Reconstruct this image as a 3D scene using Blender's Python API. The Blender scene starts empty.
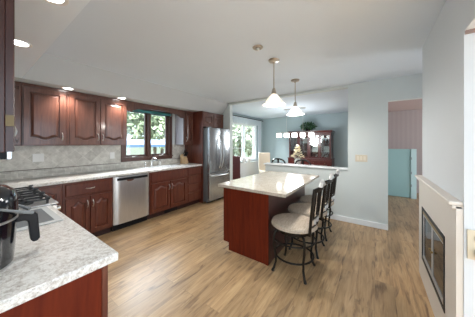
import bpy, bmesh, math, random
from mathutils import Vector, Matrix
random.seed(7)
PI = math.pi
scene = bpy.context.scene
C = scene.collection

# ------------------------------------------------------------------ camera
cam_d = bpy.data.cameras.new('camera')
cam = bpy.data.objects.new('camera', cam_d)
C.objects.link(cam)
cam.location = (0, 0, 1.40)
cam.rotation_euler = (PI/2, 0, math.radians(35.3 - 90))
cam_d.sensor_width = 36.0
cam_d.lens = 36.0*194/475
cam_d.shift_y = -15/475
cam_d.clip_start = 0.02
cam_d.clip_end = 300
scene.camera = cam

# ------------------------------------------------------------------ world, sun, daylight, exposure
world = bpy.data.worlds.new('sky')
scene.world = world
world.use_nodes = True
bg = world.node_tree.nodes['Background']
bg.inputs[0].default_value = (0.71, 0.865, 1.0, 1)
bg.inputs[1].default_value = 2.2

def light(name, kind, loc, energy, color=(1, 1, 1), rot=(0, 0, 0), size=None, size_y=None, **kw):
    d = bpy.data.lights.new(name, kind)
    d.energy = energy
    d.color = color
    if size is not None:
        if kind == 'AREA':
            d.size = size
            if size_y:
                d.shape = 'RECTANGLE'
                d.size_y = size_y
        else:
            d.shadow_soft_size = size
    for k, v in kw.items():
        setattr(d, k, v)
    o = bpy.data.objects.new(name, d)
    C.objects.link(o)
    o.location = loc
    o.rotation_euler = rot
    return o

# sun from behind the camera onto the added bounce floor beyond the open side of the room
light('sun', 'SUN', (0, -8, 8), 7.0, (1.0, 0.98, 0.95), (math.radians(28), 0, math.radians(6)), angle=math.radians(3))
# area lamps added out of view above the garden, boosting daylight through the windows
def aim(loc, to):
    return (Vector(to)-Vector(loc)).to_track_quat('-Z', 'Y').to_euler()
light('daylight_kitchen_window', 'AREA', (3.0, 9.5, 5.6), 1500, (0.93, 0.97, 1.0), aim((3.0, 9.5, 5.6), (2.3, 3.95, 1.6)), 6.0, 3.0)
light('daylight_dining_window', 'AREA', (8.5, 8.5, 5.0), 2600, (0.85, 0.96, 1.0), aim((8.5, 8.5, 5.0), (6.05, 3.95, 1.5)), 4.0, 2.2)

scene.view_settings.view_transform = 'Standard'
scene.view_settings.look = 'None'
scene.view_settings.exposure = 0.68
scene.view_settings.gamma = 1.0
scene.view_settings.use_curve_mapping = False

# ------------------------------------------------------------------ materials
def mat(name, color, rough=0.5, metal=0.0, spec=None, emit=None, estr=0.0, coat=0.0):
    m = bpy.data.materials.new(name)
    m.use_nodes = True
    b = m.node_tree.nodes['Principled BSDF']
    b.inputs['Base Color'].default_value = (*color, 1)
    b.inputs['Roughness'].default_value = rough
    b.inputs['Metallic'].default_value = metal
    if spec is not None:
        b.inputs['Specular IOR Level'].default_value = spec
    if emit:
        b.inputs['Emission Color'].default_value = (*emit, 1)
        b.inputs['Emission Strength'].default_value = estr
    if coat:
        b.inputs['Coat Weight'].default_value = coat
        b.inputs['Coat Roughness'].default_value = 0.12
    return m

class NT:
    def __init__(s, m):
        s.t = m.node_tree
        s.b = s.t.nodes['Principled BSDF']
        s.co = s.n('ShaderNodeTexCoord')
    def n(s, typ, **kw):
        nd = s.t.nodes.new(typ)
        for k, v in kw.items():
            setattr(nd, k, v)
        return nd
    def l(s, a, b):
        s.t.links.new(a, b)
    def mapping(s, scale=(1, 1, 1), rot=(0, 0, 0), loc=(0, 0, 0), src=None):
        mp = s.n('ShaderNodeMapping')
        mp.inputs['Scale'].default_value = scale
        mp.inputs['Rotation'].default_value = rot
        mp.inputs['Location'].default_value = loc
        s.l(src or s.co.outputs['Object'], mp.inputs['Vector'])
        return mp.outputs['Vector']
    def noise(s, vec, scale=5, detail=4, rough=0.55, dist=0.0):
        nz = s.n('ShaderNodeTexNoise')
        nz.inputs['Scale'].default_value = scale
        nz.inputs['Detail'].default_value = detail
        nz.inputs['Roughness'].default_value = rough
        nz.inputs['Distortion'].default_value = dist
        s.l(vec, nz.inputs['Vector'])
        return nz.outputs['Fac']
    def ramp(s, fac, stops):
        r = s.n('ShaderNodeValToRGB')
        els = r.color_ramp.elements
        while len(els) < len(stops):
            els.new(0.5)
        for e, (p, c) in zip(els, stops):
            e.position = p
            e.color = (*c, 1)
        s.l(fac, r.inputs['Fac'])
        return r.outputs['Color']
    def mix(s, a, b, fac, mode='MIX'):
        mx = s.n('ShaderNodeMix', data_type='RGBA', blend_type=mode)
        if isinstance(fac, (int, float)):
            mx.inputs[0].default_value = fac
        else:
            s.l(fac, mx.inputs[0])
        for v, i in ((a, 6), (b, 7)):
            if isinstance(v, tuple):
                mx.inputs[i].default_value = (*v, 1)
            else:
                s.l(v, mx.inputs[i])
        return mx.outputs[2]
    def bump(s, h, strength=0.2, dist=0.01):
        bp = s.n('ShaderNodeBump')
        bp.inputs['Strength'].default_value = strength
        bp.inputs['Distance'].default_value = dist
        s.l(h, bp.inputs['Height'])
        s.l(bp.outputs['Normal'], s.b.inputs['Normal'])

def wood(name, dark, light_, rough=0.34, grain=(14, 14, 1.2), coat=0.25):
    m = mat(name, dark, rough, coat=coat)
    t = NT(m)
    f = t.noise(t.mapping(grain), 3.0, 6, 0.6, 0.6)
    f2 = t.noise(t.mapping((2, 2, 0.7)), 2.0, 2)
    c = t.ramp(f, [(0.3, dark), (0.72, light_)])
    c = t.mix(c, tuple(x*0.72 for x in dark), f2, 'MIX')
    mx = t.mix(c, t.ramp(f, [(0.3, dark), (0.72, light_)]), 0.6)
    t.l(mx, t.b.inputs['Base Color'])
    return m

def paint(name, col, rough=0.7, var=0.03):
    m = mat(name, col, rough)
    t = NT(m)
    f = t.noise(t.mapping(), 1.3, 3)
    t.l(t.mix(tuple(c*(1-var) for c in col), tuple(min(1, c*(1+var)) for c in col), f), t.b.inputs['Base Color'])
    g = t.noise(t.mapping(), 220, 2)
    t.bump(g, 0.04, 0.002)
    return m

def speckle(name, base, mids, darks, rough=0.28, scale=1.0):
    m = mat(name, base, rough)
    t = NT(m)
    v = t.mapping((scale,)*3)
    a = t.noise(v, 66, 6, 0.78)
    b_ = t.noise(v, 150, 4, 0.7)
    c_ = t.noise(v, 14, 3, 0.6)
    col = t.ramp(a, [(0.36, mids), (0.56, base)])
    col = t.mix(col, darks, t.ramp(b_, [(0.60, (0, 0, 0)), (0.70, (0.85,)*3)]))
    col = t.mix(col, tuple(min(1, x*1.12) for x in base), t.ramp(c_, [(0.45, (0, 0, 0)), (0.7, (0.5,)*3)]))
    t.l(col, t.b.inputs['Base Color'])
    return m

def steel(name, col=(0.62, 0.63, 0.64), rough=0.28, axis=(60, 60, 1)):
    m = mat(name, col, rough, 0.85)
    t = NT(m)
    f = t.noise(t.mapping(axis), 6, 3)
    t.l(t.ramp(f, [(0.3, tuple(c*0.88 for c in col)), (0.7, tuple(min(1, c*1.06) for c in col))]), t.b.inputs['Base Color'])
    return m

def glass(name, tint=(1, 1, 1), gloss=0.08, rough=0.02):
    m = bpy.data.materials.new(name)
    m.use_nodes = True
    nt = m.node_tree
    nt.nodes.remove(nt.nodes['Principled BSDF'])
    out = nt.nodes['Material Output']
    tr = nt.nodes.new('ShaderNodeBsdfTransparent')
    tr.inputs[0].default_value = (*tint, 1)
    gl = nt.nodes.new('ShaderNodeBsdfGlossy')
    gl.inputs['Roughness'].default_value = rough
    mx = nt.nodes.new('ShaderNodeMixShader')
    mx.inputs[0].default_value = gloss
    nt.links.new(tr.outputs[0], mx.inputs[1])
    nt.links.new(gl.outputs[0], mx.inputs[2])
    nt.links.new(mx.outputs[0], out.inputs[0])
    return m

M = {}
M['cherry'] = wood('cherry_wood', (0.075, 0.026, 0.017), (0.195, 0.074, 0.047), coat=0.5)
M['cherry_base'] = wood('cherry_base_wood', (0.075, 0.016, 0.009), (0.185, 0.046, 0.023), coat=0.12)
M['cherry_panel'] = wood('cherry_panel', (0.095, 0.012, 0.005), (0.175, 0.026, 0.008), grain=(9, 9, 0.8), rough=0.5, coat=0.0)
M['cherry_panel'].node_tree.nodes['Principled BSDF'].inputs['Specular IOR Level'].default_value = 0.12
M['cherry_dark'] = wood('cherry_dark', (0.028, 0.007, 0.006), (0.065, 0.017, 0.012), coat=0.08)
M['window_wood'] = wood('window_wood', (0.06, 0.020, 0.012), (0.12, 0.042, 0.025))
M['mahogany'] = wood('mahogany', (0.05, 0.008, 0.007), (0.14, 0.022, 0.016), coat=0.5)
M['toe'] = mat('toe_kick', (0.03, 0.008, 0.006), 0.6)
M['wall'] = paint('wall_paint_pale_green', (0.64, 0.69, 0.68))
M['wall_white'] = paint('wall_paint_white', (0.66, 0.69, 0.72))
M['ceiling'] = paint('ceiling_paint', (0.70, 0.77, 0.845), 0.85)
M['soffit_lit'] = paint('soffit_paint_lit', (0.82, 0.90, 0.98), 0.8)  # lighter copy of the soffit paint, light on the underside put into the colour
M['hall_ceiling_dim'] = paint('hall_ceiling_shadow', (0.42, 0.33, 0.31), 0.8)
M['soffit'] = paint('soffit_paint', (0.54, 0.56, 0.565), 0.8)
M['dining_wall'] = paint('dining_wall_paint', (0.42, 0.51, 0.53))
M['trim'] = paint('trim_paint_white', (0.80, 0.82, 0.83), 0.4)
M['cream'] = paint('fireplace_cream_paint', (0.68, 0.63, 0.575), 0.45)
M['aqua'] = paint('aqua_paint', (0.36, 0.58, 0.57), 0.5)
M['aqua_light'] = paint('aqua_light_paint', (0.58, 0.78, 0.78), 0.5)
M['counter'] = speckle('speckled_laminate', (0.78, 0.775, 0.755), (0.36, 0.31, 0.265), (0.15, 0.13, 0.115))
M['island_top'] = speckle('island_laminate', (0.58, 0.52, 0.44), (0.40, 0.34, 0.27), (0.27, 0.21, 0.16), 0.10)
M['steel'] = steel('brushed_stainless')
M['steel_fridge'] = steel('fridge_stainless', (0.42, 0.44, 0.46), 0.26)
M['steel_fridge'] = steel('fridge_stainless', (0.44, 0.46, 0.48), 0.26)
M['steel_side'] = mat('fridge_grey_side', (0.20, 0.22, 0.235), 0.45, 0.3)
M['chrome'] = mat('chrome', (0.8, 0.8, 0.8), 0.12, 1.0)
M['nickel'] = mat('satin_nickel', (0.72, 0.70, 0.66), 0.28, 1.0)
M['bronze_ni'] = mat('pendant_metal', (0.45, 0.40, 0.34), 0.3, 1.0)
M['brass'] = mat('brass', (0.34, 0.24, 0.11), 0.4, 0.8)
M['hinge_brass'] = mat('hinge_brass', (0.15, 0.11, 0.055), 0.5, 0.5)
M['hinge_grey'] = mat('hinge_grey', (0.30, 0.36, 0.37), 0.5)
M['iron'] = mat('dark_iron', (0.013, 0.009, 0.006), 0.42, 0.0, spec=0.22)
M['pewter'] = mat('pewter', (0.62, 0.62, 0.62), 0.35, 0.8)
M['black'] = mat('black_plastic', (0.010, 0.010, 0.012), 0.4, spec=0.2)
M['black_gloss'] = mat('black_gloss', (0.006, 0.007, 0.011), 0.10, coat=0.35)
M['black_iron'] = mat('cast_iron', (0.015, 0.016, 0.018), 0.5)
M['white_plastic'] = mat('white_plastic', (0.82, 0.82, 0.80), 0.35)
M['ivory'] = mat('ivory_plastic', (0.68, 0.60, 0.46), 0.35)
M['ivory_light'] = mat('ivory_rocker', (0.76, 0.70, 0.57), 0.35)
M['ivory_dark'] = mat('ivory_plastic_shade', (0.50, 0.43, 0.32), 0.4)
M['white_enamel'] = mat('white_enamel', (0.85, 0.86, 0.86), 0.15)
M['glass'] = glass('clear_glass', (0.97, 0.99, 0.99), 0.07)
M['cab_glass'] = glass('cabinet_glass', (0.85, 0.88, 0.88), 0.12)
M['fire_glass'] = glass('smoked_fire_glass', (0.25, 0.22, 0.20), 0.45, 0.04)
M['plastic_clear'] = glass('grey_clear_plastic', (0.55, 0.62, 0.64), 0.25, 0.08)
M['goblet'] = mat('glassware', (0.80, 0.86, 0.90), 0.08, 0.0)
M['board_glass'] = mat('grey_board_glass', (0.20, 0.22, 0.235), 0.22)
M['board_white'] = mat('board_border', (0.62, 0.65, 0.66), 0.12)
M['lamp'] = mat('lamp_lens', (1, 1, 1), 0.4, emit=(1.0, 0.98, 0.94), estr=14)
M['shade_warm'] = mat('pendant_glass', (0.85, 0.82, 0.76), 0.25, emit=(1.0, 0.93, 0.80), estr=0.3)
M['shade_cool'] = mat('pendant_glass_white', (0.9, 0.9, 0.9), 0.25, emit=(0.97, 0.99, 1.0), estr=0.5)
def translucent_shade(m, col, f):
    t = NT(m)
    tr = t.n('ShaderNodeBsdfTranslucent')
    tr.inputs[0].default_value = (*col, 1)
    mx = t.n('ShaderNodeMixShader')
    mx.inputs[0].default_value = f
    t.l(t.b.outputs[0], mx.inputs[1])
    t.l(tr.outputs[0], mx.inputs[2])
    t.l(mx.outputs[0], t.t.nodes['Material Output'].inputs[0])
translucent_shade(M['shade_warm'], (0.95, 0.90, 0.80), 0.16)
translucent_shade(M['shade_cool'], (0.95, 0.96, 0.96), 0.16)
M['bulb'] = mat('bulb', (1, 1, 1), 0.3, emit=(1.0, 0.92, 0.78), estr=6)
M['cube_shade'] = mat('chandelier_glass', (0.95, 0.95, 0.95), 0.3, emit=(1, 0.99, 0.96), estr=3.0)
M['porcelain'] = mat('porcelain', (0.86, 0.86, 0.84), 0.18)
M['petal'] = mat('cream_petal', (0.86, 0.76, 0.55), 0.6)
M['maroon_leather'] = mat('maroon_leather', (0.11, 0.022, 0.025), 0.35)
M['cream_leather'] = mat('cream_upholstery', (0.62, 0.53, 0.41), 0.6)
M['black_wood'] = mat('black_lacquered_wood', (0.010, 0.009, 0.010), 0.25)
M['bounce_floor'] = paint('bounce_concrete', (0.68, 0.71, 0.74))
M['pale_window_sheen'] = mat('pale_window_sheen', (0.55, 0.54, 0.62), 0.3)  # window reflection put into the colour of the cabinet side
M['soil'] = mat('soil', (0.05, 0.035, 0.02), 0.9)
M['black_fire'] = mat('firebox_black', (0.01, 0.01, 0.01), 0.8)
M['door_line'] = mat('brown_line', (0.28, 0.20, 0.18), 0.6)
M['canopy_blue'] = mat('blue_canopy_fabric', (0.06, 0.11, 0.19), 0.8)
M['teal'] = mat('teal_reflection', (0.05, 0.21, 0.22), 0.4)
M['light_wood'] = wood('pale_block_wood', (0.50, 0.32, 0.16), (0.68, 0.48, 0.28), 0.5, coat=0)
M['bark'] = mat('bark', (0.14, 0.10, 0.07), 0.9)

def leafmat(name, a, b_):
    m = mat(name, a, 0.6)
    t = NT(m)
    f = t.noise(t.mapping(), 6.0, 3)
    t.l(t.ramp(f, [(0.35, a), (0.65, b_)]), t.b.inputs['Base Color'])
    return m
M['leaf'] = leafmat('tree_leaf', (0.16, 0.20, 0.11), (0.38, 0.42, 0.28))
M['leaf_pale'] = leafmat('tree_leaf_pale', (0.26, 0.29, 0.20), (0.52, 0.53, 0.42))
M['leaf_dark'] = leafmat('plant_leaf', (0.015, 0.05, 0.02), (0.05, 0.13, 0.05))
M['lawn'] = leafmat('lawn_grass', (0.07, 0.09, 0.04), (0.13, 0.14, 0.08))

def fabric(name, a, b_):
    m = mat(name, a, 0.85)
    t = NT(m)
    f = t.noise(t.mapping((3, 14, 3), (0, 0, 0.6)), 5, 4, 0.7, 1.0)
    t.l(t.ramp(f, [(0.3, a), (0.7, b_)]), t.b.inputs['Base Color'])
    return m
M['seat'] = fabric('seat_fabric', (0.36, 0.28, 0.21), (0.60, 0.51, 0.41))

def sheer():
    m = mat('sheer_curtain', (0.82, 0.87, 0.90), 0.9)
    t = NT(m)
    nt = t.t
    tr = t.n('ShaderNodeBsdfTranslucent')
    tr.inputs[0].default_value = (0.82, 0.88, 0.92, 1)
    mx = t.n('ShaderNodeMixShader')
    mx.inputs[0].default_value = 0.45
    t.l(t.b.outputs[0], mx.inputs[1])
    t.l(tr.outputs[0], mx.inputs[2])
    t.l(mx.outputs[0], nt.nodes['Material Output'].inputs[0])
    return m
M['sheer'] = sheer()

def floor_mat():
    m = mat('oak_vinyl_planks', (0.4, 0.26, 0.15), 0.36)
    t = NT(m)
    br = t.n('ShaderNodeTexBrick', offset=0.37, offset_frequency=2, squash=1.0)
    br.inputs['Scale'].default_value = 1.0
    br.inputs['Brick Width'].default_value = 1.22
    br.inputs['Row Height'].default_value = 0.15
    br.inputs['Mortar Size'].default_value = 0.0012
    br.inputs['Mortar Smooth'].default_value = 0.1
    br.inputs['Color1'].default_value = (0, 0, 0, 1)
    br.inputs['Color2'].default_value = (1, 1, 1, 1)
    br.inputs['Mortar'].default_value = (0.4, 0.4, 0.4, 1)
    t.l(t.mapping(), br.inputs['Vector'])
    # shift grain per plank
    sep = t.n('ShaderNodeSeparateXYZ')
    t.l(t.co.outputs['Object'], sep.inputs[0])
    add = t.n('ShaderNodeMath', operation='MULTIPLY')
    t.l(br.outputs['Color'], add.inputs[0])
    add.inputs[1].default_value = 9.0
    ax = t.n('ShaderNodeMath', operation='ADD')
    t.l(sep.outputs['X'], ax.inputs[0])
    t.l(add.outputs[0], ax.inputs[1])
    cmb = t.n('ShaderNodeCombineXYZ')
    t.l(ax.outputs[0], cmb.inputs['X'])
    t.l(sep.outputs['Y'], cmb.inputs['Y'])
    t.l(add.outputs[0], cmb.inputs['Z'])
    g = t.noise(t.mapping((1.0, 11, 1), src=cmb.outputs[0]), 2.2, 6, 0.62, 0.8)
    k = t.noise(t.mapping((1.6, 9, 1), src=cmb.outputs[0]), 1.4, 3, 0.5, 1.6)
    fine = t.noise(t.mapping((3, 60, 1), src=cmb.outputs[0]), 3, 3)
    col = t.ramp(g, [(0.25, (0.22, 0.130, 0.068)), (0.48, (0.415, 0.268, 0.138)), (0.75, (0.56, 0.395, 0.225))])
    col = t.mix(col, (0.13, 0.072, 0.040), t.ramp(k, [(0.55, (0, 0, 0)), (0.72, (0.85,)*3)]))
    col = t.mix(col, (0.60, 0.45, 0.30), t.ramp(fine, [(0.5, (0, 0, 0)), (0.8, (0.35,)*3)]))
    tint = t.ramp(br.outputs['Color'], [(0.0, (0.80, 0.78, 0.76)), (1.0, (1.10, 1.08, 1.05))])
    col = t.mix(col, tint, 1.0, 'MULTIPLY')
    col = t.mix(col, (0.12, 0.07, 0.04), t.ramp(br.outputs['Fac'], [(0.0, (0, 0, 0)), (1.0, (0.6,)*3)]))
    t.l(col, t.b.inputs['Base Color'])
    t.bump(g, 0.05, 0.004)
    return m
M['floor'] = floor_mat()

def tile_mat():
    # tumbled stone: diagonal diamonds above a straight border row
    m = mat('stone_backsplash_tile', (0.5, 0.48, 0.43), 0.45)
    t = NT(m)
    sep = t.n('ShaderNodeSeparateXYZ')
    t.l(t.co.outputs['Object'], sep.inputs[0])
    cmb = t.n('ShaderNodeCombineXYZ')
    t.l(sep.outputs['X'], cmb.inputs['X'])
    t.l(sep.outputs['Z'], cmb.inputs['Y'])
    def bricks(w, h, rot, off):
        b = t.n('ShaderNodeTexBrick', offset=off)
        b.inputs['Scale'].default_value = 1.0
        b.inputs['Brick Width'].default_value = w
        b.inputs['Row Height'].default_value = h
        b.inputs['Mortar Size'].default_value = 0.003
        b.inputs['Color1'].default_value = (0.55, 0.53, 0.49, 1)
        b.inputs['Color2'].default_value = (0.72, 0.70, 0.65, 1)
        b.inputs['Mortar'].default_value = (0.78, 0.76, 0.71, 1)
        t.l(t.mapping(rot=(0, 0, rot), loc=(0.03, 0.0, 0), src=cmb.outputs[0]), b.inputs['Vector'])
        return b.outputs['Color']
    dia = bricks(0.15, 0.15, PI/4, 0.0)
    row = bricks(0.10, 0.0525, 0, 0.5)
    gt = t.n('ShaderNodeMath', operation='GREATER_THAN')
    t.l(sep.outputs['Z'], gt.inputs[0])
    gt.inputs[1].default_value = 1.03
    col = t.mix(row, dia, gt.outputs[0])
    nz = t.noise(t.mapping(), 14, 6, 0.7)
    col = t.mix(col, t.ramp(nz, [(0.3, (0.72, 0.70, 0.67)), (0.7, (1.1, 1.1, 1.09))]), 1.0, 'MULTIPLY')
    t.l(col, t.b.inputs['Base Color'])
    t.bump(nz, 0.1, 0.004)
    return m
M['tile'] = tile_mat()
M['tile_dark'] = mat('pencil_tile', (0.17, 0.145, 0.12), 0.4)

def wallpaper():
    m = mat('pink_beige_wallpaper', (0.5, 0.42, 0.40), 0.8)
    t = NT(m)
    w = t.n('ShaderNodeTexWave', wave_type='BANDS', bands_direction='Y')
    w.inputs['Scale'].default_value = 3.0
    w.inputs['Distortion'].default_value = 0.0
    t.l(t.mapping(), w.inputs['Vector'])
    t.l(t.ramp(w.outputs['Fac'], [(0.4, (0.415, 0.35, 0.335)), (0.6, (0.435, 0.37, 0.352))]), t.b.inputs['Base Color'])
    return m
M['hall_paper'] = wallpaper()

# ------------------------------------------------------------------ mesh building
ORG = {}

class MB:
    def __init__(s):
        s.bm = bmesh.new()
    def face(s, pts):
        vs = [s.bm.verts.new(p) for p in pts]
        s.bm.faces.new(vs)
        return s
    def box(s, x0, y0, z0, x1, y1, z1):
        x0, x1 = min(x0, x1), max(x0, x1)
        y0, y1 = min(y0, y1), max(y0, y1)
        z0, z1 = min(z0, z1), max(z0, z1)
        p = [(x, y, z) for x in (x0, x1) for y in (y0, y1) for z in (z0, z1)]
        v = [s.bm.verts.new(q) for q in p]
        for f in ((0, 1, 3, 2), (4, 6, 7, 5), (0, 4, 5, 1), (2, 3, 7, 6), (0, 2, 6, 4), (1, 5, 7, 3)):
            s.bm.faces.new([v[i] for i in f])
        return s
    def lathe(s, prof, c=(0, 0, 0), n=24, cap=True, axis='Z'):
        rings = []
        for r, z in prof:
            ring = []
            for i in range(n):
                a = 2*PI*i/n
                x, y = r*math.cos(a), r*math.sin(a)
                if axis == 'Z':
                    q = (c[0]+x, c[1]+y, c[2]+z)
                elif axis == 'Y':
                    q = (c[0]+x, c[1]+z, c[2]+y)
                else:
                    q = (c[0]+z, c[1]+x, c[2]+y)
                ring.append(s.bm.verts.new(q))
            rings.append(ring)
        for a, b in zip(rings, rings[1:]):
            for i in range(n):
                s.bm.faces.new((a[i], a[(i+1) % n], b[(i+1) % n], b[i]))
        if cap:
            s.bm.faces.new(rings[0][::-1])
            s.bm.faces.new(rings[-1])
        return s
    def tube(s, pts, r, n=8, closed=False):
        pts = [Vector(p) for p in pts]
        N = len(pts)
        rs = r if isinstance(r, (list, tuple)) else [r]*N
        rings = []
        prev = None
        for i, p in enumerate(pts):
            if closed:
                d = pts[(i+1) % N]-pts[i-1]
            else:
                d = pts[min(i+1, N-1)]-pts[max(i-1, 0)]
            d.normalize()
            if prev is None:
                ref = Vector((0, 0, 1)) if abs(d.z) < 0.9 else Vector((1, 0, 0))
                a = d.cross(ref).normalized()
            else:
                a = (prev-d*prev.dot(d)).normalized()
            prev = a
            b = d.cross(a)
            rings.append([s.bm.verts.new(p+a*rs[i]*math.cos(2*PI*k/n)+b*rs[i]*math.sin(2*PI*k/n)) for k in range(n)])
        prs = list(zip(rings, rings[1:]))
        if closed:
            prs.append((rings[-1], rings[0]))
        for a, b in prs:
            for k in range(n):
                s.bm.faces.new((a[k], a[(k+1) % n], b[(k+1) % n], b[k]))
        if not closed:
            s.bm.faces.new(rings[0][::-1])
            s.bm.faces.new(rings[-1])
        return s
    def prism(s, poly, w0, w1, P):
        # poly in (u,v); P(u,v,w) -> xyz
        a = [s.bm.verts.new(P(u, v, w0)) for u, v in poly]
        b = [s.bm.verts.new(P(u, v, w1)) for u, v in poly]
        n = len(poly)
        s.bm.faces.new(a[::-1])
        s.bm.faces.new(b)
        for i in range(n):
            s.bm.faces.new((a[i], a[(i+1) % n], b[(i+1) % n], b[i]))
        return s
    def ico(s, c, r, sub=1, sq=(1, 1, 1)):
        res = bmesh.ops.create_icosphere(s.bm, subdivisions=sub, radius=r)
        for v in res['verts']:
            v.co = Vector((v.co.x*sq[0]+c[0], v.co.y*sq[1]+c[1], v.co.z*sq[2]+c[2]))
        return s
    def slab(s, xs, ys, mask, z0, z1):
        top, bot = {}, {}
        def g(d, i, j, z):
            if (i, j) not in d:
                d[(i, j)] = s.bm.verts.new((xs[i], ys[j], z))
            return d[(i, j)]
        nx, ny = len(xs)-1, len(ys)-1
        def on(i, j):
            return 0 <= i < nx and 0 <= j < ny and mask(i, j)
        for i in range(nx):
            for j in range(ny):
                if not on(i, j):
                    continue
                q = [(i, j), (i+1, j), (i+1, j+1), (i, j+1)]
                s.bm.faces.new([g(top, *k, z1) for k in q])
                s.bm.faces.new([g(bot, *k, z0) for k in q][::-1])
                for (a, b, ni, nj) in ((q[0], q[1], i, j-1), (q[1], q[2], i+1, j), (q[2], q[3], i, j+1), (q[3], q[0], i-1, j)):
                    if not on(ni, nj):
                        s.bm.faces.new((g(bot, *a, z0), g(bot, *b, z0), g(top, *b, z1), g(top, *a, z1)))
        return s
    def build(s, name, material, parent=None, bevel=0.0, smooth=False, local=False, origin=None, segs=2):
        bmesh.ops.recalc_face_normals(s.bm, faces=s.bm.faces)
        if origin is None:
            if parent is not None:
                origin = Vector((0, 0, 0)) if local else ORG[parent.name]
            else:
                xs = [v.co for v in s.bm.verts]
                origin = Vector(((min(v.x for v in xs)+max(v.x for v in xs))/2,
                                 (min(v.y for v in xs)+max(v.y for v in xs))/2, min(v.z for v in xs)))
        origin = Vector(origin)
        for v in s.bm.verts:
            v.co -= origin
        me = bpy.data.meshes.new(name)
        s.bm.to_mesh(me)
        s.bm.free()
        o = bpy.data.objects.new(name, me)
        C.objects.link(o)
        me.materials.append(M[material])
        if parent is not None:
            o.parent = parent
        else:
            o.location = origin
        ORG[o.name] = origin
        if smooth:
            for p in me.polygons:
                p.use_smooth = True
            me.set_sharp_from_angle(angle=math.radians(40))
        if bevel:
            bv = o.modifiers.new('bevel', 'BEVEL')
            bv.width = bevel
            bv.segments = segs
            bv.limit_method = 'ANGLE'
            bv.angle_limit = math.radians(40)
        return o

def tag(o, label=None, cat=None, group=None, kind=None):
    if label: o['label'] = label
    if cat: o['category'] = cat
    if group: o['group'] = group
    if kind: o['kind'] = kind
    return o

def thing(name, label, cat, loc=(0, 0, 0), rotz=0.0, group=None):
    o = bpy.data.objects.new(name, None)
    o.empty_display_size = 0.1
    C.objects.link(o)
    o.location = loc
    o.rotation_euler = (0, 0, rotz)
    ORG[o.name] = Vector(loc)
    return tag(o, label, cat, group)

def copy_tree(o, parent=None):
    c = o.copy()
    C.objects.link(c)
    if parent is not None:
        c.parent = parent
    for ch in list(o.children):
        copy_tree(ch, c)
    return c

def struct(name, mb, material, label=None, bevel=0.0):
    o = mb.build(name, material, origin=(0, 0, 0), bevel=bevel)
    o['kind'] = 'structure'
    if label:
        o['label'] = label
    return o

def box(*a):
    return MB().box(*a)

# frames of reference for fronts
def front_A(y):          # faces -Y (window wall), u = x
    return lambda u, v, w: (u, y-w, v)
def front_B(x):          # faces +X (range wall), u = y
    return lambda u, v, w: (x+w, u, v)
def front_X(x):          # faces -X, u = y
    return lambda u, v, w: (x-w, u, v)

def raised_door(P, u0, v0, u1, v1, arch=None, fr=0.055, amp=0.035, th=0.02):
    mb = MB()
    bm = mb.bm
    N = 17
    def f(t):
        a = abs(t)
        return 0.5*(1+math.cos(PI*a/0.8)) if a < 0.8 else 0.0
    a0, a1 = u0+fr, u1-fr
    b0, b1 = v0+fr, v1-fr
    def outline(ins):
        x0, x1 = a0+ins, a1-ins
        pts = []
        for i in range(N):
            t = -1+2*i/(N-1)
            x = x0+(x1-x0)*i/(N-1)
            y = b0+ins
            if arch == 'bottom':
                y += amp*(1-f(t))
            pts.append((x, y))
        for i in range(N):
            t = 1-2*i/(N-1)
            x = x1-(x1-x0)*i/(N-1)
            y = b1-ins
            if arch == 'top':
                y -= amp*(1-f(t))
            pts.append((x, y))
        return pts
    inner = outline(0)
    outer = []
    for i in range(N):
        outer.append((u0+(u1-u0)*i/(N-1), v0))
    for i in range(N):
        outer.append((u1-(u1-u0)*i/(N-1), v1))
    loops = [[(p, 0.0) for p in outer], [(p, th-0.003) for p in outer],
             [((p[0]+(0.003 if p[0] < (u0+u1)/2 else -0.003), p[1]+(0.003 if p[1] < (v0+v1)/2 else -0.003)), th) for p in outer],
             [(p, th) for p in inner],
             [(p, th-0.015) for p in outline(0.003)], [(p, th-0.015) for p in outline(0.013)],
             [(p, th-0.009) for p in outline(0.018)], [(p, th-0.001) for p in outline(0.040)]]
    rings = [[bm.verts.new(P(p[0], p[1], w)) for p, w in lp] for lp in loops]
    n = 2*N
    for a, b in zip(rings, rings[1:]):
        for i in range(n):
            bm.faces.new((a[i], a[(i+1) % n], b[(i+1) % n], b[i]))
    bm.faces.new(rings[0][::-1])
    bm.faces.new(rings[-1])
    return mb

def slab_door(P, u0, v0, u1, v1, th=0.02):
    mb = MB()
    mb.prism([(u0, v0), (u1, v0), (u1, v1), (u0, v1)], 0, th, P)
    return mb

def pull(P, u, v, vertical=True, L=0.10, w0=0.02, r=0.0045):
    pts = []
    for i in range(9):
        t = -1+2*i/8
        w = w0-0.002+0.030*(1-abs(t)**3)
        pts.append(P(u, v+t*L/2, w) if vertical else P(u+t*L/2, v, w))
    mb = MB().tube(pts, [0.008, 0.006, r, r, r*1.25, r, r, 0.006, 0.008], 8)
    return mb

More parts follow.
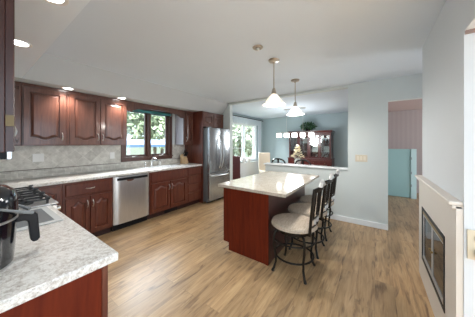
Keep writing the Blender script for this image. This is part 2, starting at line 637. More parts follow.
# ------------------------------------------------------------------ setting
H = 2.45
struct('floor', box(-3.0, -3.5, -0.10, 8.2, 4.08, 0.0), 'floor', 'wood plank floor running through kitchen, dining room and hall')
struct('floor_bounce', box(-8, -9, -0.12, 10, -3.5, -0.02), 'bounce_floor', 'unseen pale floor behind the camera, added to bounce sunlight')  # unseen sunlit floor added to bounce light up to the ceiling
struct('ceiling', box(-0.40, -1.72, H, 8.2, 4.08, H+0.10).box(2.79, -3.6, H, 8.2, -1.72, H+0.10), 'ceiling', 'flat white ceiling')  # second box is an unseen overhang added to keep sun out of the hall
YA = 3.95   # window wall
XB = -0.24  # range wall
XC = 3.96   # partition to the dining room and hall
XE = 7.42   # far dining wall
W1 = (1.80, 2.80, 1.115, 2.09)
W2 = (5.25, 6.85, 0.78, 2.13)
def wall_with_holes(x0, x1, y0, y1, z0, z1, holes):
    xs = sorted({x0, x1, *[h[0] for h in holes], *[h[1] for h in holes]})
    zs = sorted({z0, z1, *[h[2] for h in holes], *[h[3] for h in holes]})
    mb = MB()
    def mask(i, j):
        cx, cz = (xs[i]+xs[i+1])/2, (zs[j]+zs[j+1])/2
        return not any(h[0] < cx < h[1] and h[2] < cz < h[3] for h in holes)
    mb.slab(xs, zs, mask, y0, y1)
    for v in mb.bm.verts:
        v.co = Vector((v.co.x, v.co.z, v.co.y))
    return mb
struct('wall_back', wall_with_holes(XB-0.12, 4.06, YA, YA+0.12, 0, H, [W1]), 'wall', 'pale wall behind the sink run')
struct('wall_dining_back', wall_with_holes(4.06, XE, YA, YA+0.12, 0, H, [W2]), 'dining_wall', 'pale green dining room wall with the window')
struct('wall_left', box(XB-0.12, 0.6, 0, XB, YA, H), 'wall', 'wall behind the range')
struct('wall_far', box(XE, -0.17, 0, XE+0.12, YA+0.12, H), 'dining_wall', 'far dining room wall behind the hutch')
struct('wall_light_block', box(-1.3, -3.5, 0, -1.2, -1.0, H), 'wall', 'unseen wall left of the camera, added to block light')  # unseen wall added to hold side light off the chimney return
# partition: stub beside fridge, pier with switch, over the hall door, beam
struct('wall_stub', box(4.06, 3.12, 0, 4.18, YA, H), 'wall', 'short wall end beside the refrigerator')
mb = box(XC, -0.174, 0, XC+0.12, 0.39, H)
mb.box(XC, -1.05, 2.09, XC+0.12, -0.174, H).box(XC, -1.6, 0, XC+0.12, -1.05, H)
struct('wall_partition', mb, 'wall', 'pale grey green wall with the light switch and hall doorway')
struct('trim_1', box(XC, 0.39, 2.405, XC+0.12, 3.12, H), 'wall', 'shallow ceiling beam over the dining opening')
struct('wall_pony', box(XC, 0.39, 0, XC+0.12, 2.03, 0.925), 'wall', 'half height wall between kitchen and dining room')
struct('trim_2', box(XC-0.03, 0.39, 0.925, XC+0.15, 2.06, 0.955), 'trim', 'white cap on the half height wall', 0.006)
# hall
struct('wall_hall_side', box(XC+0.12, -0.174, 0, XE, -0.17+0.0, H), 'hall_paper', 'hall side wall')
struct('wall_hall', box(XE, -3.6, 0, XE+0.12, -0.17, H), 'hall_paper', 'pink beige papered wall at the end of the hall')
struct('wall_hall_block', box(2.79, -3.6, 0, 2.91, -1.05, H), 'hall_paper', 'unseen hall wall beyond the chimney, added to block light')  # unseen wall added to close the hall side against sunlight
struct('ceiling_hall', box(XC+0.125, -3.6, 2.36, XE, -0.18, 2.44), 'hall_ceiling_dim', 'added lower hall ceiling with shadow put into its colour')  # lower ceiling added, its shadow put into the dark pink colour
# chimney chase on the right
YD = -0.425
struct('wall_right', box(1.69, -1.05, 0, 2.91, YD, H), 'wall_white', 'white chimney wall above the fireplace')
struct('wall_right_lintel', box(-0.4, -1.05, 2.055, 1.69, YD, H), 'wall_white', 'wall over the opening beside the fireplace')
struct('trim_3', box(1.678, -1.05, 2.035, 1.69, YD-0.004, 2.055), 'door_line', 'thin brown line at the head of the opening')
# soffits
mb = MB()
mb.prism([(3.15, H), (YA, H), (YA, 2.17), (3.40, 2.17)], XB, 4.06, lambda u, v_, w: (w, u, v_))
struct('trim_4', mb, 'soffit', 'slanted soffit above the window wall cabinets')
struct('trim_6', box(XB, 0.95, 2.17, 0.395, 3.40, H), 'soffit_lit', 'soffit over the range wall')
# baseboards
struct('baseboard_right', box(XC-0.014, -0.174, 0, XC, 0.39, 0.09).box(XC-0.014, 0.39, 0, XC, 2.03, 0.09), 'trim', 'white baseboard', 0.003)
struct('baseboard_back', box(4.2, YA-0.014, 0, XE, YA, 0.09), 'trim', 'white baseboard in the dining room')
struct('baseboard_far', box(XE-0.014, -0.17, 0, XE, YA-0.014, 0.09), 'trim', 'white baseboard below the hutch wall')
# backsplash
mb = MB()
xs = [XB, 1.73, 2.87, 3.24]
mb.box(XB, YA-0.008, 0.9155, 1.725, YA, 1.372).box(1.725, YA-0.008, 0.9155, 2.875, YA, 1.045).box(2.875, YA-0.008, 0.9155, 3.242, YA, 1.372)
struct('wall_backsplash', mb, 'tile', 'beige stone tile backsplash with diagonal tiles')
struct('trim_5', box(XB, YA-0.014, 1.026, 1.725, YA-0.008, 1.036).box(2.875, YA-0.014, 1.026, 3.242, YA-0.008, 1.036), 'tile_dark', 'thin dark pencil tile line in the backsplash')

# windows
def window(name, W, casing, label, material, muntins=False):
    x0, x1, z0, z1 = W
    y0 = YA-0.02
    c = casing
    mb = MB()
    mb.box(x0-c, y0, z0-c, x0, YA-0.0005, z1+c*0.8).box(x1, y0, z0-c, x1+c, YA-0.0005, z1+c*0.8)
    mb.box(x0, y0, z1, x1, YA-0.0005, z1+c*0.8).box(x0, y0, z0-c, x1, YA-0.0005, z0)
    mb.box(x0-c-0.01, y0-0.02, z0-0.012, x1+c+0.01, y0, z0+0.012)
    fr = struct(name, mb, material, label, 0.004)
    xm = (x0+x1)/2
    j = MB()
    j.box(x0, YA, z0, x0+0.02, YA+0.12, z1).box(x1-0.02, YA, z0, x1, YA+0.12, z1)
    j.box(x0+0.02, YA, z1-0.02, x1-0.02, YA+0.12, z1).box(x0+0.02, YA, z0, x1-0.02, YA+0.12, z0+0.02)
    j.box(xm-0.028, y0, z0, xm+0.028, YA+0.10, z1)
    j.build('window_jamb', material, fr)
    for (a, b) in ((x0+0.02, xm-0.028), (xm+0.028, x1-0.02)):
        s = MB()
        t = 0.035
        s.box(a, YA+0.05, z0+0.02, a+t, YA+0.09, z1-0.02).box(b-t, YA+0.05, z0+0.02, b, YA+0.09, z1-0.02)
        s.box(a+t, YA+0.05, z0+0.02, b-t, YA+0.09, z0+0.02+t).box(a+t, YA+0.05, z1-0.02-t, b-t, YA+0.09, z1-0.02)
        if muntins:
            for k in (1, 2):
                zz = z0+(z1-z0)*k/3
                s.box(a+t, YA+0.06, zz-0.008, b-t, YA+0.08, zz+0.008)
        so = s.build('window_sash', material, fr)
        box(a+t-0.004, YA+0.067, z0+0.02+t-0.004, b-t+0.004, YA+0.073, z1-0.02-t+0.004).build('window_pane', 'glass', so)
    return fr
w1 = window('window_1', W1, 0.07, 'dark wood framed window above the kitchen sink', 'window_wood')
MB().box(1.93, YA-0.034, 1.128, 1.99, YA-0.02, 1.143).tube([(1.96, YA-0.03, 1.138), (1.985, YA-0.045, 1.15), (2.02, YA-0.05, 1.146)], 0.005, 6).build('window_crank', 'nickel', w1)
MB().box(2.52, YA-0.034, 1.128, 2.58, YA-0.02, 1.143).tube([(2.55, YA-0.03, 1.138), (2.575, YA-0.045, 1.15), (2.61, YA-0.05, 1.146)], 0.005, 6).build('window_crank', 'nickel', w1)
window('window_2', W2, 0.06, 'white dining room window', 'trim', True)

# ------------------------------------------------------------------ kitchen cabinets
ZT = 2.167
ZB = 1.37
YU = 3.62        # wall cabinet face
def upper_A(name, x0, x1, doors, label, z0=ZB, y=YU, arch='bottom', handles=None, grp='wall cabinets', bottomrail=True):
    t = thing(name, label, 'cabinet', ((x0+x1)/2, (y+YA)/2, z0), 0, grp)
    mb = box(x0, y, z0, x1, YA-0.009, ZT)
    mb.box(x0, y-0.012, ZT-0.03, x1, y, ZT)
    mb.build('body', 'cherry', t, 0.003)
    P = front_A(y-0.001)
    n = len(doors)
    for i, (a, b, hs) in enumerate(doors):
        d = raised_door(P, a, z0+0.018, b, ZT-0.045, arch, fr=min(0.055, (b-a)*0.2)).build('door', 'cherry', t)
        if hs:
            u = b-0.03 if hs == 'R' else a+0.03
            pull(P, u, z0+0.13).build('handle', 'nickel', d, smooth=True)
    return t
upper_A('wall_cabinet', 0.09, 0.418, [(0.345, 0.412, None)], 'narrow cherry corner cabinet end left of the wall cabinet doors')
upper_A('wall_cabinet', 0.420, 0.859, [(0.432, 0.835, 'R')], 'cherry wall cabinet with one door, nearest the range')
upper_A('wall_cabinet', 0.861, 1.69, [(0.885, 1.268, 'R'), (1.276, 1.675, 'L')], 'cherry wall cabinet with a pair of doors left of the window')
upper_A('wall_cabinet', 2.96, 3.242, [(2.985, 3.225, 'L')], 'small cherry wall cabinet right of the window')
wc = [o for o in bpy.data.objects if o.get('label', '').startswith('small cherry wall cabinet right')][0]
tag(box(2.955, 3.645, 1.375, 2.9597, YA-0.025, ZT-0.045).build('side_panel', 'pale_window_sheen', wc), 'side panel with pale window sheen put into its colour')
upper_A('fridge_cabinet', 3.262, 4.05, [(3.285, 3.645, None), (3.660, 4.03, None)], 'low two door cherry cabinet over the refrigerator', z0=1.80, y=3.34, arch='bottom', grp=None)
# tall side panel
tag(box(3.243, 3.30, 0, 3.261, YA-0.0005, 2.167).build('fridge_side_panel', 'cherry_base'), 'tall cherry panel at the left side of the refrigerator', 'panel')
# valance
t = MB()
Pv = front_A(YU+0.02)
poly = [(1.693, 2.166), (2.957, 2.166), (2.957, 1.985)]
for i in range(21):
    s_ = 1-2*i/20
    x = 2.325+0.56*s_
    h = 0.085*(1-abs(s_)**4) if abs(s_) < 1 else 0
    if i == 0:
        poly.append((2.905, 1.985))
    poly.append((x, 1.987+h))
poly += [(1.745, 1.985), (1.693, 1.985)]
t.prism(poly, 0, 0.02, Pv)
v = thing('window_valance', 'arched cherry valance board spanning the top of the kitchen window', 'valance', (2.325, YU, 1.985))
t.build('board', 'cherry', v)
for sx in (1.735, 2.915):
    MB().lathe([(0.002, 0), (0.022, 0.001), (0.022, 0.006), (0.012, 0.010), (0.002, 0.011)], (sx, YU-0.011, 2.08), 16, axis='Y').build('rosette', 'cherry', v, smooth=True)
# teal roll added to stand in for reflected light above the window
v = thing('teal_roll', 'added teal roll standing in for reflected light at the top of the kitchen window', 'teal roll', (2.30, 3.895, 2.03))
MB().lathe([(0.022, -0.50), (0.022, 0.50)], (2.30, 3.895, 2.072), 18, axis='X').build('roll', 'teal', v, smooth=True)
box(1.80, 3.893, 2.035, 2.80, 3.897, 2.06).build('hem', 'teal', v)
for sx in (1.795, 2.805):
    box(sx-0.004, 3.88, 2.03, sx+0.004, 3.9295, 2.10).build('bracket', 'nickel', v)

# range wall uppers (foreground left)
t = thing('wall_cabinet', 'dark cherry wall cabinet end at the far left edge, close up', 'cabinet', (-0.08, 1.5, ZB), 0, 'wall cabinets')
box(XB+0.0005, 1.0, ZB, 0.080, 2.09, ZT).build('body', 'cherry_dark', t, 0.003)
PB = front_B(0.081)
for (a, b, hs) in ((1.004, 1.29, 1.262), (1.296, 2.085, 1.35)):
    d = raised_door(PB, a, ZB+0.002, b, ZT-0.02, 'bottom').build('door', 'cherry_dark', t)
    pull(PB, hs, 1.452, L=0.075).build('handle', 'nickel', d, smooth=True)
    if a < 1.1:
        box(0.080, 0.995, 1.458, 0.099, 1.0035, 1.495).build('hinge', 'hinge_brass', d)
t = thing('wall_cabinet', 'cherry cabinet above the range hood', 'cabinet', (-0.08, 2.48, 1.427), 0, 'wall cabinets')
box(XB+0.0005, 2.10, 1.427, 0.08, 2.86, ZT).build('body', 'cherry', t)
for (a, b) in ((2.105, 2.475), (2.485, 2.855)):
    raised_door(PB, a, 1.432, b, ZT-0.02, 'bottom').build('door', 'cherry', t)
t = thing('range_hood', 'black and stainless range hood showing under the left foreground cabinet', 'range hood', (-0.02, 2.48, 1.287))
mb = MB()
mb.prism([(XB+0.0005, 1.29), (0.172, 1.29), (0.172, 1.425), (XB+0.0005, 1.425)], 2.10, 2.86, lambda u, v_, w: (u, w, v_))
mb.build('body', 'black', t, 0.003)
box(0.173, 2.10, 1.287, 0.20, 2.86, 1.425).build('front_strip', 'steel', t, 0.004)
box(0.02, 2.25, 1.283, 0.12, 2.70, 1.2895).build('filter', 'steel', t)

# base cabinets on the window wall
YF = 3.34
ZC = 0.876
def base_A(x0, x1, label, doors=(), drawers=(), hollow=False):
    t = thing('base_cabinet', label, 'cabinet', ((x0+x1)/2, 3.6, 0), 0, 'base cabinets')
    if hollow:
        box(x0, YF, 0.10, x1, YF+0.02, ZC).box(x0, YF+0.02, 0.10, x0+0.018, YA-0.0005, ZC).box(x1-0.018, YF+0.02, 0.10, x1, YA-0.0005, ZC).box(x0+0.018, YF+0.02, 0.10, x1-0.018, YA-0.0005, 0.118).build('body', 'cherry_base', t)
    else:
        box(x0, YF, 0.10, x1, YA-0.0005, ZC).build('body', 'cherry_base', t, 0.002)
    box(x0, YF+0.07, 0, x1, YA-0.0005, 0.10).build('toe_kick', 'toe', t)
    P = front_A(YF-0.001)
    for (a, b, z0, z1, h) in drawers:
        mb = MB()
        mb.prism([(a, z0), (b, z0), (b, z1), (a, z1)], 0, 0.017, P)
        d = mb.build('drawer', 'cherry_base', t, 0.008, segs=1)
        if h:
            pull(P, (a+b)/2, (z0+z1)/2, False, w0=0.017).build('pull', 'nickel', d, smooth=True)
    for (a, b, z0, z1, hs) in doors:
        d = raised_door(P, a, z0, b, z1, 'top', fr=0.05, amp=0.04).build('door', 'cherry_base', t)
        u = b-0.028 if hs == 'R' else a+0.028
        pull(P, u, z1-0.11).build('handle', 'nickel', d, smooth=True)
    return t
base_A(0.752, 1.345, 'cherry base cabinet with drawer and two doors left of the dishwasher',
       [(0.775, 1.042, 0.125, 0.655, 'R'), (1.052, 1.325, 0.125, 0.655, 'L')], [(0.775, 1.325, 0.685, 0.850, True)])
sb = base_A(1.952, 2.812, 'cherry sink base cabinet right of the dishwasher',
       [(1.975, 2.375, 0.125, 0.655, 'R'), (2.388, 2.790, 0.125, 0.655, 'L')], [(1.975, 2.790, 0.685, 0.850, False)], True)
box(2.30, YF+0.055, 0.02, 2.60, YF+0.0695, 0.08).build('floor_vent', 'black', sb)
base_A(2.814, 3.242, 'narrow cherry base cabinet with four stacked drawers beside the refrigerator panel', [],
       [(2.835, 3.225, 0.705, 0.850, False), (2.835, 3.225, 0.515, 0.685, False), (2.835, 3.225, 0.325, 0.495, False), (2.835, 3.225, 0.125, 0.305, False)])
# corner base between range and window wall
t = thing('corner_cabinet', 'cherry corner base cabinet behind the range', 'cabinet', (0.2, 3.4, 0), 0, 'base cabinets')
mb = MB()
mb.slab([XB+0.0005, 0.376, 0.750], [2.872, YF, YA-0.0005], lambda i, j: i == 0 or j == 1, 0.10, ZC)
mb.build('body', 'cherry_base', t, 0.002)
mb = MB()
mb.slab([XB+0.0005, 0.30, 0.750], [2.872, YF+0.07, YA-0.0005], lambda i, j: i == 0 or j == 1, 0, 0.10)
mb.build('toe_kick', 'toe', t)
raised_door(front_A(YF-0.001), 0.46, 0.125, 0.735, 0.85, 'top', fr=0.05, amp=0.04).build('door', 'cherry_base', t)
# near run base
t = thing('base_cabinet', 'cherry base cabinet under the near counter end, plain side panel facing the camera', 'cabinet', (0.07, 1.5, 0), 0, 'base cabinets')
box(XB+0.0005, 0.975, 0.10, 0.345, 2.09, ZC).build('body', 'cherry_panel', t)
box(XB+0.0005, 0.962, 0.0, 0.345, 0.975, ZC).build('end_panel', 'cherry_panel', t, 0.002)
box(0.345, 0.958, 0.0, 0.368, 1.0, ZC).build('corner_stile', 'cherry_base', t, 0.003)
box(XB+0.0005, 0.975, 0, 0.28, 2.09, 0.10).build('toe_kick', 'toe', t)
for (a, b) in ((1.005, 1.535), (1.545, 2.085)):
    raised_door(front_B(0.346), a, 0.125, b, 0.655, 'top').build('door', 'cherry_base', t)
    MB().prism([(a, 0.685), (b, 0.685), (b, 0.85), (a, 0.85)], 0, 0.017, front_B(0.346)).build('drawer', 'cherry_base', t, 0.006, segs=1)

# counters
mb = MB()
SX0, SX1, SY0, SY1 = 2.03, 2.73, 3.45, 3.80
mb.slab([XB+0.0005, 0.402, SX0, SX1, 3.242], [2.868, 3.31, SY0, SY1, YA-0.0005],
        lambda i, j: (i == 0 or j >= 1) and not (i == 2 and j == 2), 0.877, 0.914)
mb.build('countertop', 'counter', bevel=0.006)
o = bpy.data.objects['countertop']
tag(o, 'pale speckled countertop along the window wall with the sink', 'countertop')
mb = MB()
mb.slab([XB+0.0005, 0.402], [0.935, 2.092], lambda i, j: True, 0.877, 0.914)
tag(mb.build('countertop', 'counter', bevel=0.006), 'pale speckled countertop in the near left foreground', 'countertop')

# sink
t = thing('sink', 'white sink set in the countertop under the window', 'sink', (2.38, 3.625, 0.72))
mb = MB()
mb.slab([SX0-0.02, SX0+0.03, 2.365, 2.395, SX1-0.03, SX1+0.02], [SY0-0.02, SY0+0.03, SY1-0.03, SY1+0.02], lambda i, j: not (i in (1, 3) and j == 1), 0.9145, 0.924)
mb.build('rim', 'white_enamel', t, 0.003)
for (a, b) in ((SX0+0.025, 2.37), (2.39, SX1-0.025)):
    m_ = MB()
    y0, y1 = SY0+0.025, SY1-0.025
    m_.box(a, y0, 0.73, b, y1, 0.74).box(a, y0, 0.74, a+0.006, y1, 0.9144).box(b-0.006, y0, 0.74, b, y1, 0.9144)
    m_.box(a+0.006, y0, 0.74, b-0.006, y0+0.006, 0.9144).box(a+0.006, y1-0.006, 0.74, b-0.006, y1, 0.9144)
    m_.build('basin', 'white_enamel', t)
# faucet
t = thing('faucet', 'chrome kitchen faucet behind the sink', 'faucet', (2.30, 3.865, 0.9145))
MB().lathe([(0.028, 0), (0.028, 0.012), (0.020, 0.02), (0.018, 0.07), (0.020, 0.09)], (2.30, 3.865, 0.9145), 18).build('base', 'chrome', t, smooth=True)
MB().tube([(2.30, 3.865, 0.99), (2.30, 3.85, 1.06), (2.305, 3.80, 1.095), (2.32, 3.74, 1.085), (2.325, 3.70, 1.055), (2.325, 3.695, 1.03)], [0.016, 0.015, 0.014, 0.013, 0.013, 0.014], 10).build('spout', 'chrome', t, smooth=True)
MB().tube([(2.30, 3.865, 1.005), (2.34, 3.86, 1.03), (2.41, 3.85, 1.05)], [0.014, 0.010, 0.008], 8).build('lever', 'chrome', t, smooth=True)
t = thing('soap_dispenser', 'white soap bottle with pump beside the faucet', 'soap dispenser', (2.50, 3.87, 0.9145))
MB().lathe([(0.026, 0), (0.028, 0.005), (0.028, 0.075), (0.015, 0.09), (0.010, 0.095)], (2.50, 3.87, 0.9145), 16).build('bottle', 'white_plastic', t, smooth=True)
MB().tube([(2.50, 3.87, 1.009), (2.50, 3.87, 1.035), (2.50, 3.83, 1.037)], [0.006, 0.006, 0.005], 8).build('pump', 'chrome', t, smooth=True)
t = thing('side_sprayer', 'chrome side sprayer left of the faucet', 'sprayer', (2.17, 3.87, 0.9145))
MB().lathe([(0.022, 0), (0.020, 0.015), (0.012, 0.03), (0.013, 0.06), (0.017, 0.085), (0.008, 0.10)], (2.17, 3.87, 0.9145), 14).build('wand', 'chrome', t, smooth=True)

# knife block and knives
t = thing('knife_block', 'pale wood knife block on the counter beside the refrigerator panel', 'knife block', (3.07, 3.75, 0.9145))
def PK(u, v_, w):
    return (3.07+w, 3.75+u, 0.9145+v_)
MB().prism([(-0.09, 0), (0.08, 0), (0.08, 0.20), (0.02, 0.235), (-0.06, 0.13)], -0.055, 0.055, PK).build('block', 'light_wood', t, 0.006)
box(3.02, 3.655, 0.93, 3.12, 3.6595, 0.975).build('slot_plate', 'light_wood', t)
kn = None
kpos = [(-0.035, -0.035, 'left'), (-0.012, -0.035, ''), (0.012, -0.035, ''), (0.036, -0.035, ''), (-0.025, 0.0, ''), (0.018, 0.0, '')]
klab = ['black knife handle in the block, front row leftmost', 'black knife handle in the block, front row second from left',
        'black knife handle in the block, front row second from right', 'black knife handle in the block, front row rightmost',
        'taller black knife handle in the block, back row left', 'taller black knife handle in the block, back row right']
for i, (w, u, _) in enumerate(kpos):
    z = 0.9145+0.13+1.3125*(u+0.06)+0.018
    L = 0.10+(0.02 if u > -0.01 else 0)
    n = thing('knife', klab[i], 'knife', (3.07+w, 3.75+u, z), 0, 'knives in the block')
    MB().tube([(3.07+w, 3.75+u, z), (3.07+w, 3.75+u-0.035, z+0.05), (3.07+w, 3.75+u-0.06, z+L)], [0.009, 0.011, 0.010], 8).build('handle', 'black', n, smooth=True)
    MB().tube([(3.07+w, 3.75+u, z), (3.07+w, 3.75+u-0.006, z+0.008)], 0.012, 8).build('bolster', 'steel', n, smooth=True)

# outlets on the backsplash
def outlet(name, P, u, v_, w_, h_, label, m='white_plastic', cat='outlet', grp=None):
    c = P(u, v_, 0)
    t = thing(name, label, cat, c, 0, grp)
    MB().prism([(u-w_/2, v_-h_/2), (u+w_/2, v_-h_/2), (u+w_/2, v_+h_/2), (u-w_/2, v_+h_/2)], 0, 0.006, P).build('plate', m, t, 0.002)
    return t
PO = front_A(YA-0.0085)
def recept(t, P, u, v_, m='white_plastic'):
    for dz in (-0.024, 0.024):
        MB().prism([(u+0.017*math.cos(a*PI/8), v_+dz+0.015*math.sin(a*PI/8)) for a in range(16)], 0.006, 0.009, P).build('socket', m, t)
for (u, v_, w_, lab) in ((0.62, 1.195, 0.118, 'white double outlet plate on the backsplash nearest the range'), (1.58, 1.18, 0.075, 'white outlet plate on the backsplash near the window')):
    t = outlet('outlet', PO, u, v_, w_, 0.118, lab, grp='backsplash outlets')
    if w_ > 0.1:
        recept(t, PO, u-0.026, v_)
        MB().prism([(u+0.012, v_-0.033), (u+0.042, v_-0.033), (u+0.042, v_+0.033), (u+0.012, v_+0.033)], 0.006, 0.009, PO).build('rocker', 'white_plastic', t)
    else:
        recept(t, PO, u, v_)

# dishwasher
t = thing('dishwasher', 'stainless dishwasher between the base cabinets', 'dishwasher', (1.648, 3.6, 0))
box(1.349, YF+0.01, 0.10, 1.948, YA-0.01, 0.872).build('body', 'black', t)
box(1.36, YF+0.06, 0, 1.938, YA-0.01, 0.0995).build('toe_kick', 'black', t)
mb = MB()
prof = []
def PD(u, v_, w): return (w, YF+0.009-u, v_)
prof = [(1.352, 0)]
for i in range(17):
    s_ = -1+2*i/16
    prof.append((1.352+0.593*i/16, 0.006+0.030*(1-abs(s_)**7)))
prof.append((1.945, 0))
mb.prism(prof, 0.115, 0.866, lambda u, v_, w: (u, YF+0.009-v_, w))
d = mb.build('door', 'steel', t, smooth=True)
box(1.40, YF-0.030, 0.806, 1.90, YF-0.0235, 0.846).build('control_strip', 'black', d)
MB().prism([(1.60+0.06*math.cos(a*PI/10), 0.806-0.028*math.sin(a*PI/10)) for a in range(11)], 0.0265, 0.0315, front_A(YF)).build('pocket_handle', 'chrome', d)

# range
t = thing('gas_range', 'stainless gas range with black grates between the counters', 'range', (0.1, 2.48, 0))
R0, R1 = 2.097, 2.862
box(XB+0.001, R0, 0.03, 0.41, R1, 0.895).build('body', 'steel', t, 0.003)
for (x, y) in ((-0.2, 2.13), (0.37, 2.13), (-0.2, 2.83), (0.37, 2.83)):
    MB().lathe([(0.018, 0), (0.018, 0.03)], (x, y, 0), 10).build('foot', 'black', t)
box(XB+0.001, R0-0.003, 0.9145, 0.445, R1+0.003, 0.926).build('cooktop', 'steel', t, 0.003)
box(XB+0.001, R0+0.03, 0.895, 0.40, R1-0.03, 0.9144).build('cooktop_base', 'steel', t)
box(0.41, R0+0.005, 0.20, 0.435, R1-0.005, 0.78).build('oven_door', 'steel', t, 0.004)
MB().tube([(0.435, R0+0.06, 0.73), (0.475, R0+0.06, 0.735), (0.475, R1-0.06, 0.735), (0.435, R1-0.06, 0.73)], 0.011, 8).build('oven_handle', 'steel', t, smooth=True)
cp = box(0.41, R0+0.003, 0.80, 0.44, R1-0.003, 0.905).build('control_panel', 'steel', t, 0.004)
for k in range(5):
    y = R0+0.09+k*0.146
    MB().lathe([(0.026, 0), (0.026, 0.01), (0.021, 0.014), (0.019, 0.036), (0.012, 0.040)], (0.44, y, 0.855), 16, axis='X').build('knob', 'chrome', t, smooth=True)
for (gy0, gy1) in ((R0+0.02, R0+0.245), (R0+0.265, R0+0.495), (R0+0.515, R1-0.02)):
    g = MB()
    x0, x1, z0, z1 = -0.19, 0.40, 0.955, 0.968
    g.box(x0, gy0, z0, x1, gy0+0.014, z1).box(x0, gy1-0.014, z0, x1, gy1, z1)
    g.box(x0, gy0, z0, x0+0.014, gy1, z1).box(x1-0.014, gy0, z0, x1, gy1, z1)
    ym = (gy0+gy1)/2
    g.box(x0, ym-0.006, z0, x1, ym+0.006, z1)
    for xx in (-0.06, 0.10, 0.27):
        g.box(xx-0.006, gy0, z0, xx+0.006, gy1, z1)
    for xx in (x0+0.01, 0.10, x1-0.022):
        for yy in (gy0, gy1-0.014):
            g.box(xx, yy, 0.926, xx+0.014, yy+0.014, z0)
            g.box(xx, yy, z1, xx+0.03, yy+0.014, z1+0.012)
    g.build('grate', 'black_iron', t)
for (x, y) in ((-0.05, R0+0.135), (0.27, R0+0.135), (-0.05, R1-0.135), (0.27, R1-0.135), (0.11, 2.48)):
    MB().lathe([(0.055, 0), (0.055, 0.008), (0.035, 0.010), (0.035, 0.020), (0.02, 0.024)], (x, y, 0.926), 18).build('burner', 'black_iron', t, smooth=True)

# glass cutting board
t = thing('cutting_board', 'grey glass cutting board with pale border lying beside the range', 'cutting board', (0.19, 1.81, 0.9145))
box(0.02, 1.60, 0.9165, 0.365, 2.04, 0.9225).build('border', 'board_white', t, 0.002)
box(0.055, 1.64, 0.9226, 0.330, 2.0, 0.9236).build('pane', 'board_glass', t)
for (x, y) in ((0.04, 1.62), (0.345, 1.62), (0.04, 2.02), (0.345, 2.02)):
    MB().lathe([(0.008, 0), (0.008, 0.0021)], (x, y, 0.9144), 10).build('foot', 'white_plastic', t)

# air fryer
ax, ay, az = -0.005, 1.255, 0.9145
t = thing('air_fryer', 'glossy black air fryer with basket handle on the near counter', 'air fryer', (ax, ay, az))
MB().lathe([(0.118, 0.0), (0.128, 0.006), (0.132, 0.05), (0.136, 0.12), (0.138, 0.175)], (ax, ay, az), 40).build('body', 'black_gloss', t, smooth=True)
MB().lathe([(0.137, 0.0), (0.1415, 0.002), (0.1415, 0.008), (0.137, 0.010)], (ax, ay, az+0.176), 40).build('trim_ring', 'pewter', t, smooth=True)
MB().lathe([(0.139, 0), (0.142, 0.02), (0.140, 0.07), (0.130, 0.108), (0.105, 0.128), (0.06, 0.137), (0.005, 0.140)], (ax, ay, az+0.187), 40).build('lid', 'black_gloss', t, smooth=True)
an = -0.03
def PF(u, v_, w):   # u outward along the handle direction, w sideways
    cx, sx = math.cos(an), math.sin(an)
    return (ax+u*cx-w*sx, ay+u*sx+w*cx, az+v_)
m_ = MB()
for sg in (-1, 1):
    pts = []
    for i in range(9):
        k = i/8
        th = sg*(1.25-1.05*k)
        rr = 0.147+0.035*k**3
        pts.append((ax+rr*math.cos(an+th), ay+rr*math.sin(an+th), az+0.262-0.075*k))
    m_.tube(pts, [0.003, 0.004, 0.004, 0.005, 0.005, 0.006, 0.006, 0.007, 0.008], 8)
m_.build('handle_bracket', 'steel_side', t, smooth=True)
hd = MB()
hd.prism([(0.132, 0.152), (0.160, 0.152), (0.168, 0.145), (0.176, 0.062), (0.184, 0.050), (0.198, 0.050), (0.206, 0.062), (0.199, 0.170), (0.190, 0.180), (0.132, 0.180)], -0.018, 0.018, PF)
hd.build('handle', 'black', t, 0.007, segs=3, smooth=True)
MB().prism([(0.155, 0.181), (0.180, 0.181), (0.180, 0.186), (0.155, 0.186)], -0.010, 0.010, PF).build('release_button', 'pewter', t)

# refrigerator
FX0, FX1, FY = 3.275, 4.045, 3.10
t = thing('refrigerator', 'stainless french door refrigerator with bottom freezer drawer', 'refrigerator', (3.66, 3.5, 0))
box(FX0+0.005, FY+0.075, 0.03, FX1-0.005, YA-0.03, 1.765).build('body', 'steel_side', t, 0.004)
xm = (FX0+FX1)/2
PFr = front_A(FY+0.07)
def rdoor(a, b, z0, z1, n):
    pts = [(a, 0.0), (b, 0.0)]
    m_ = MB()
    k = 8
    poly = [(a, 0.0)]
    for i in range(k+1):
        s_ = -1+2*i/k
        poly.append((a+(b-a)*i/k, 0.058+0.012*(1-s_*s_)))
    poly.append((b, 0.0))
    m_.prism(poly, z0, z1, lambda u, v_, w: (u, FY+0.07-v_, w))
    return m_.build(n, 'steel_fridge', t, 0.004, smooth=True)
d1 = rdoor(FX0, xm-0.003, 0.72, 1.77, 'door')
d2 = rdoor(xm+0.003, FX1, 0.72, 1.77, 'door')
d3 = rdoor(FX0, FX1, 0.06, 0.705, 'freezer_drawer')
def fhandle(u, z0, z1, par):
    pts = []
    for i in range(11):
        s_ = -1+2*i/10
        pts.append((u, FY+0.01-0.062*(1-abs(s_)**4), (z0+z1)/2+s_*(z1-z0)/2))
    MB().tube(pts, 0.012, 8).build('handle', 'steel', par, smooth=True)
fhandle(xm-0.045, 0.80, 1.62, d1)
fhandle(xm+0.045, 0.80, 1.62, d2)
pts = []
for i in range(11):
    s_ = -1+2*i/10
    pts.append((xm+s_*0.33, FY+0.008-0.058*(1-abs(s_)**6), 0.635))
MB().tube(pts, 0.012, 8).build('handle', 'steel', d3, smooth=True)
for x in (FX0+0.05, FX1-0.05):
    box(x-0.03, FY+0.02, 1.771, x+0.03, FY+0.14, 1.79).build('hinge_cover', 'steel_side', t)
    for y in (FY+0.13, YA-0.1):
        MB().lathe([(0.025, 0), (0.025, 0.03)], (x, y, 0), 12).build('foot', 'steel_side', t)
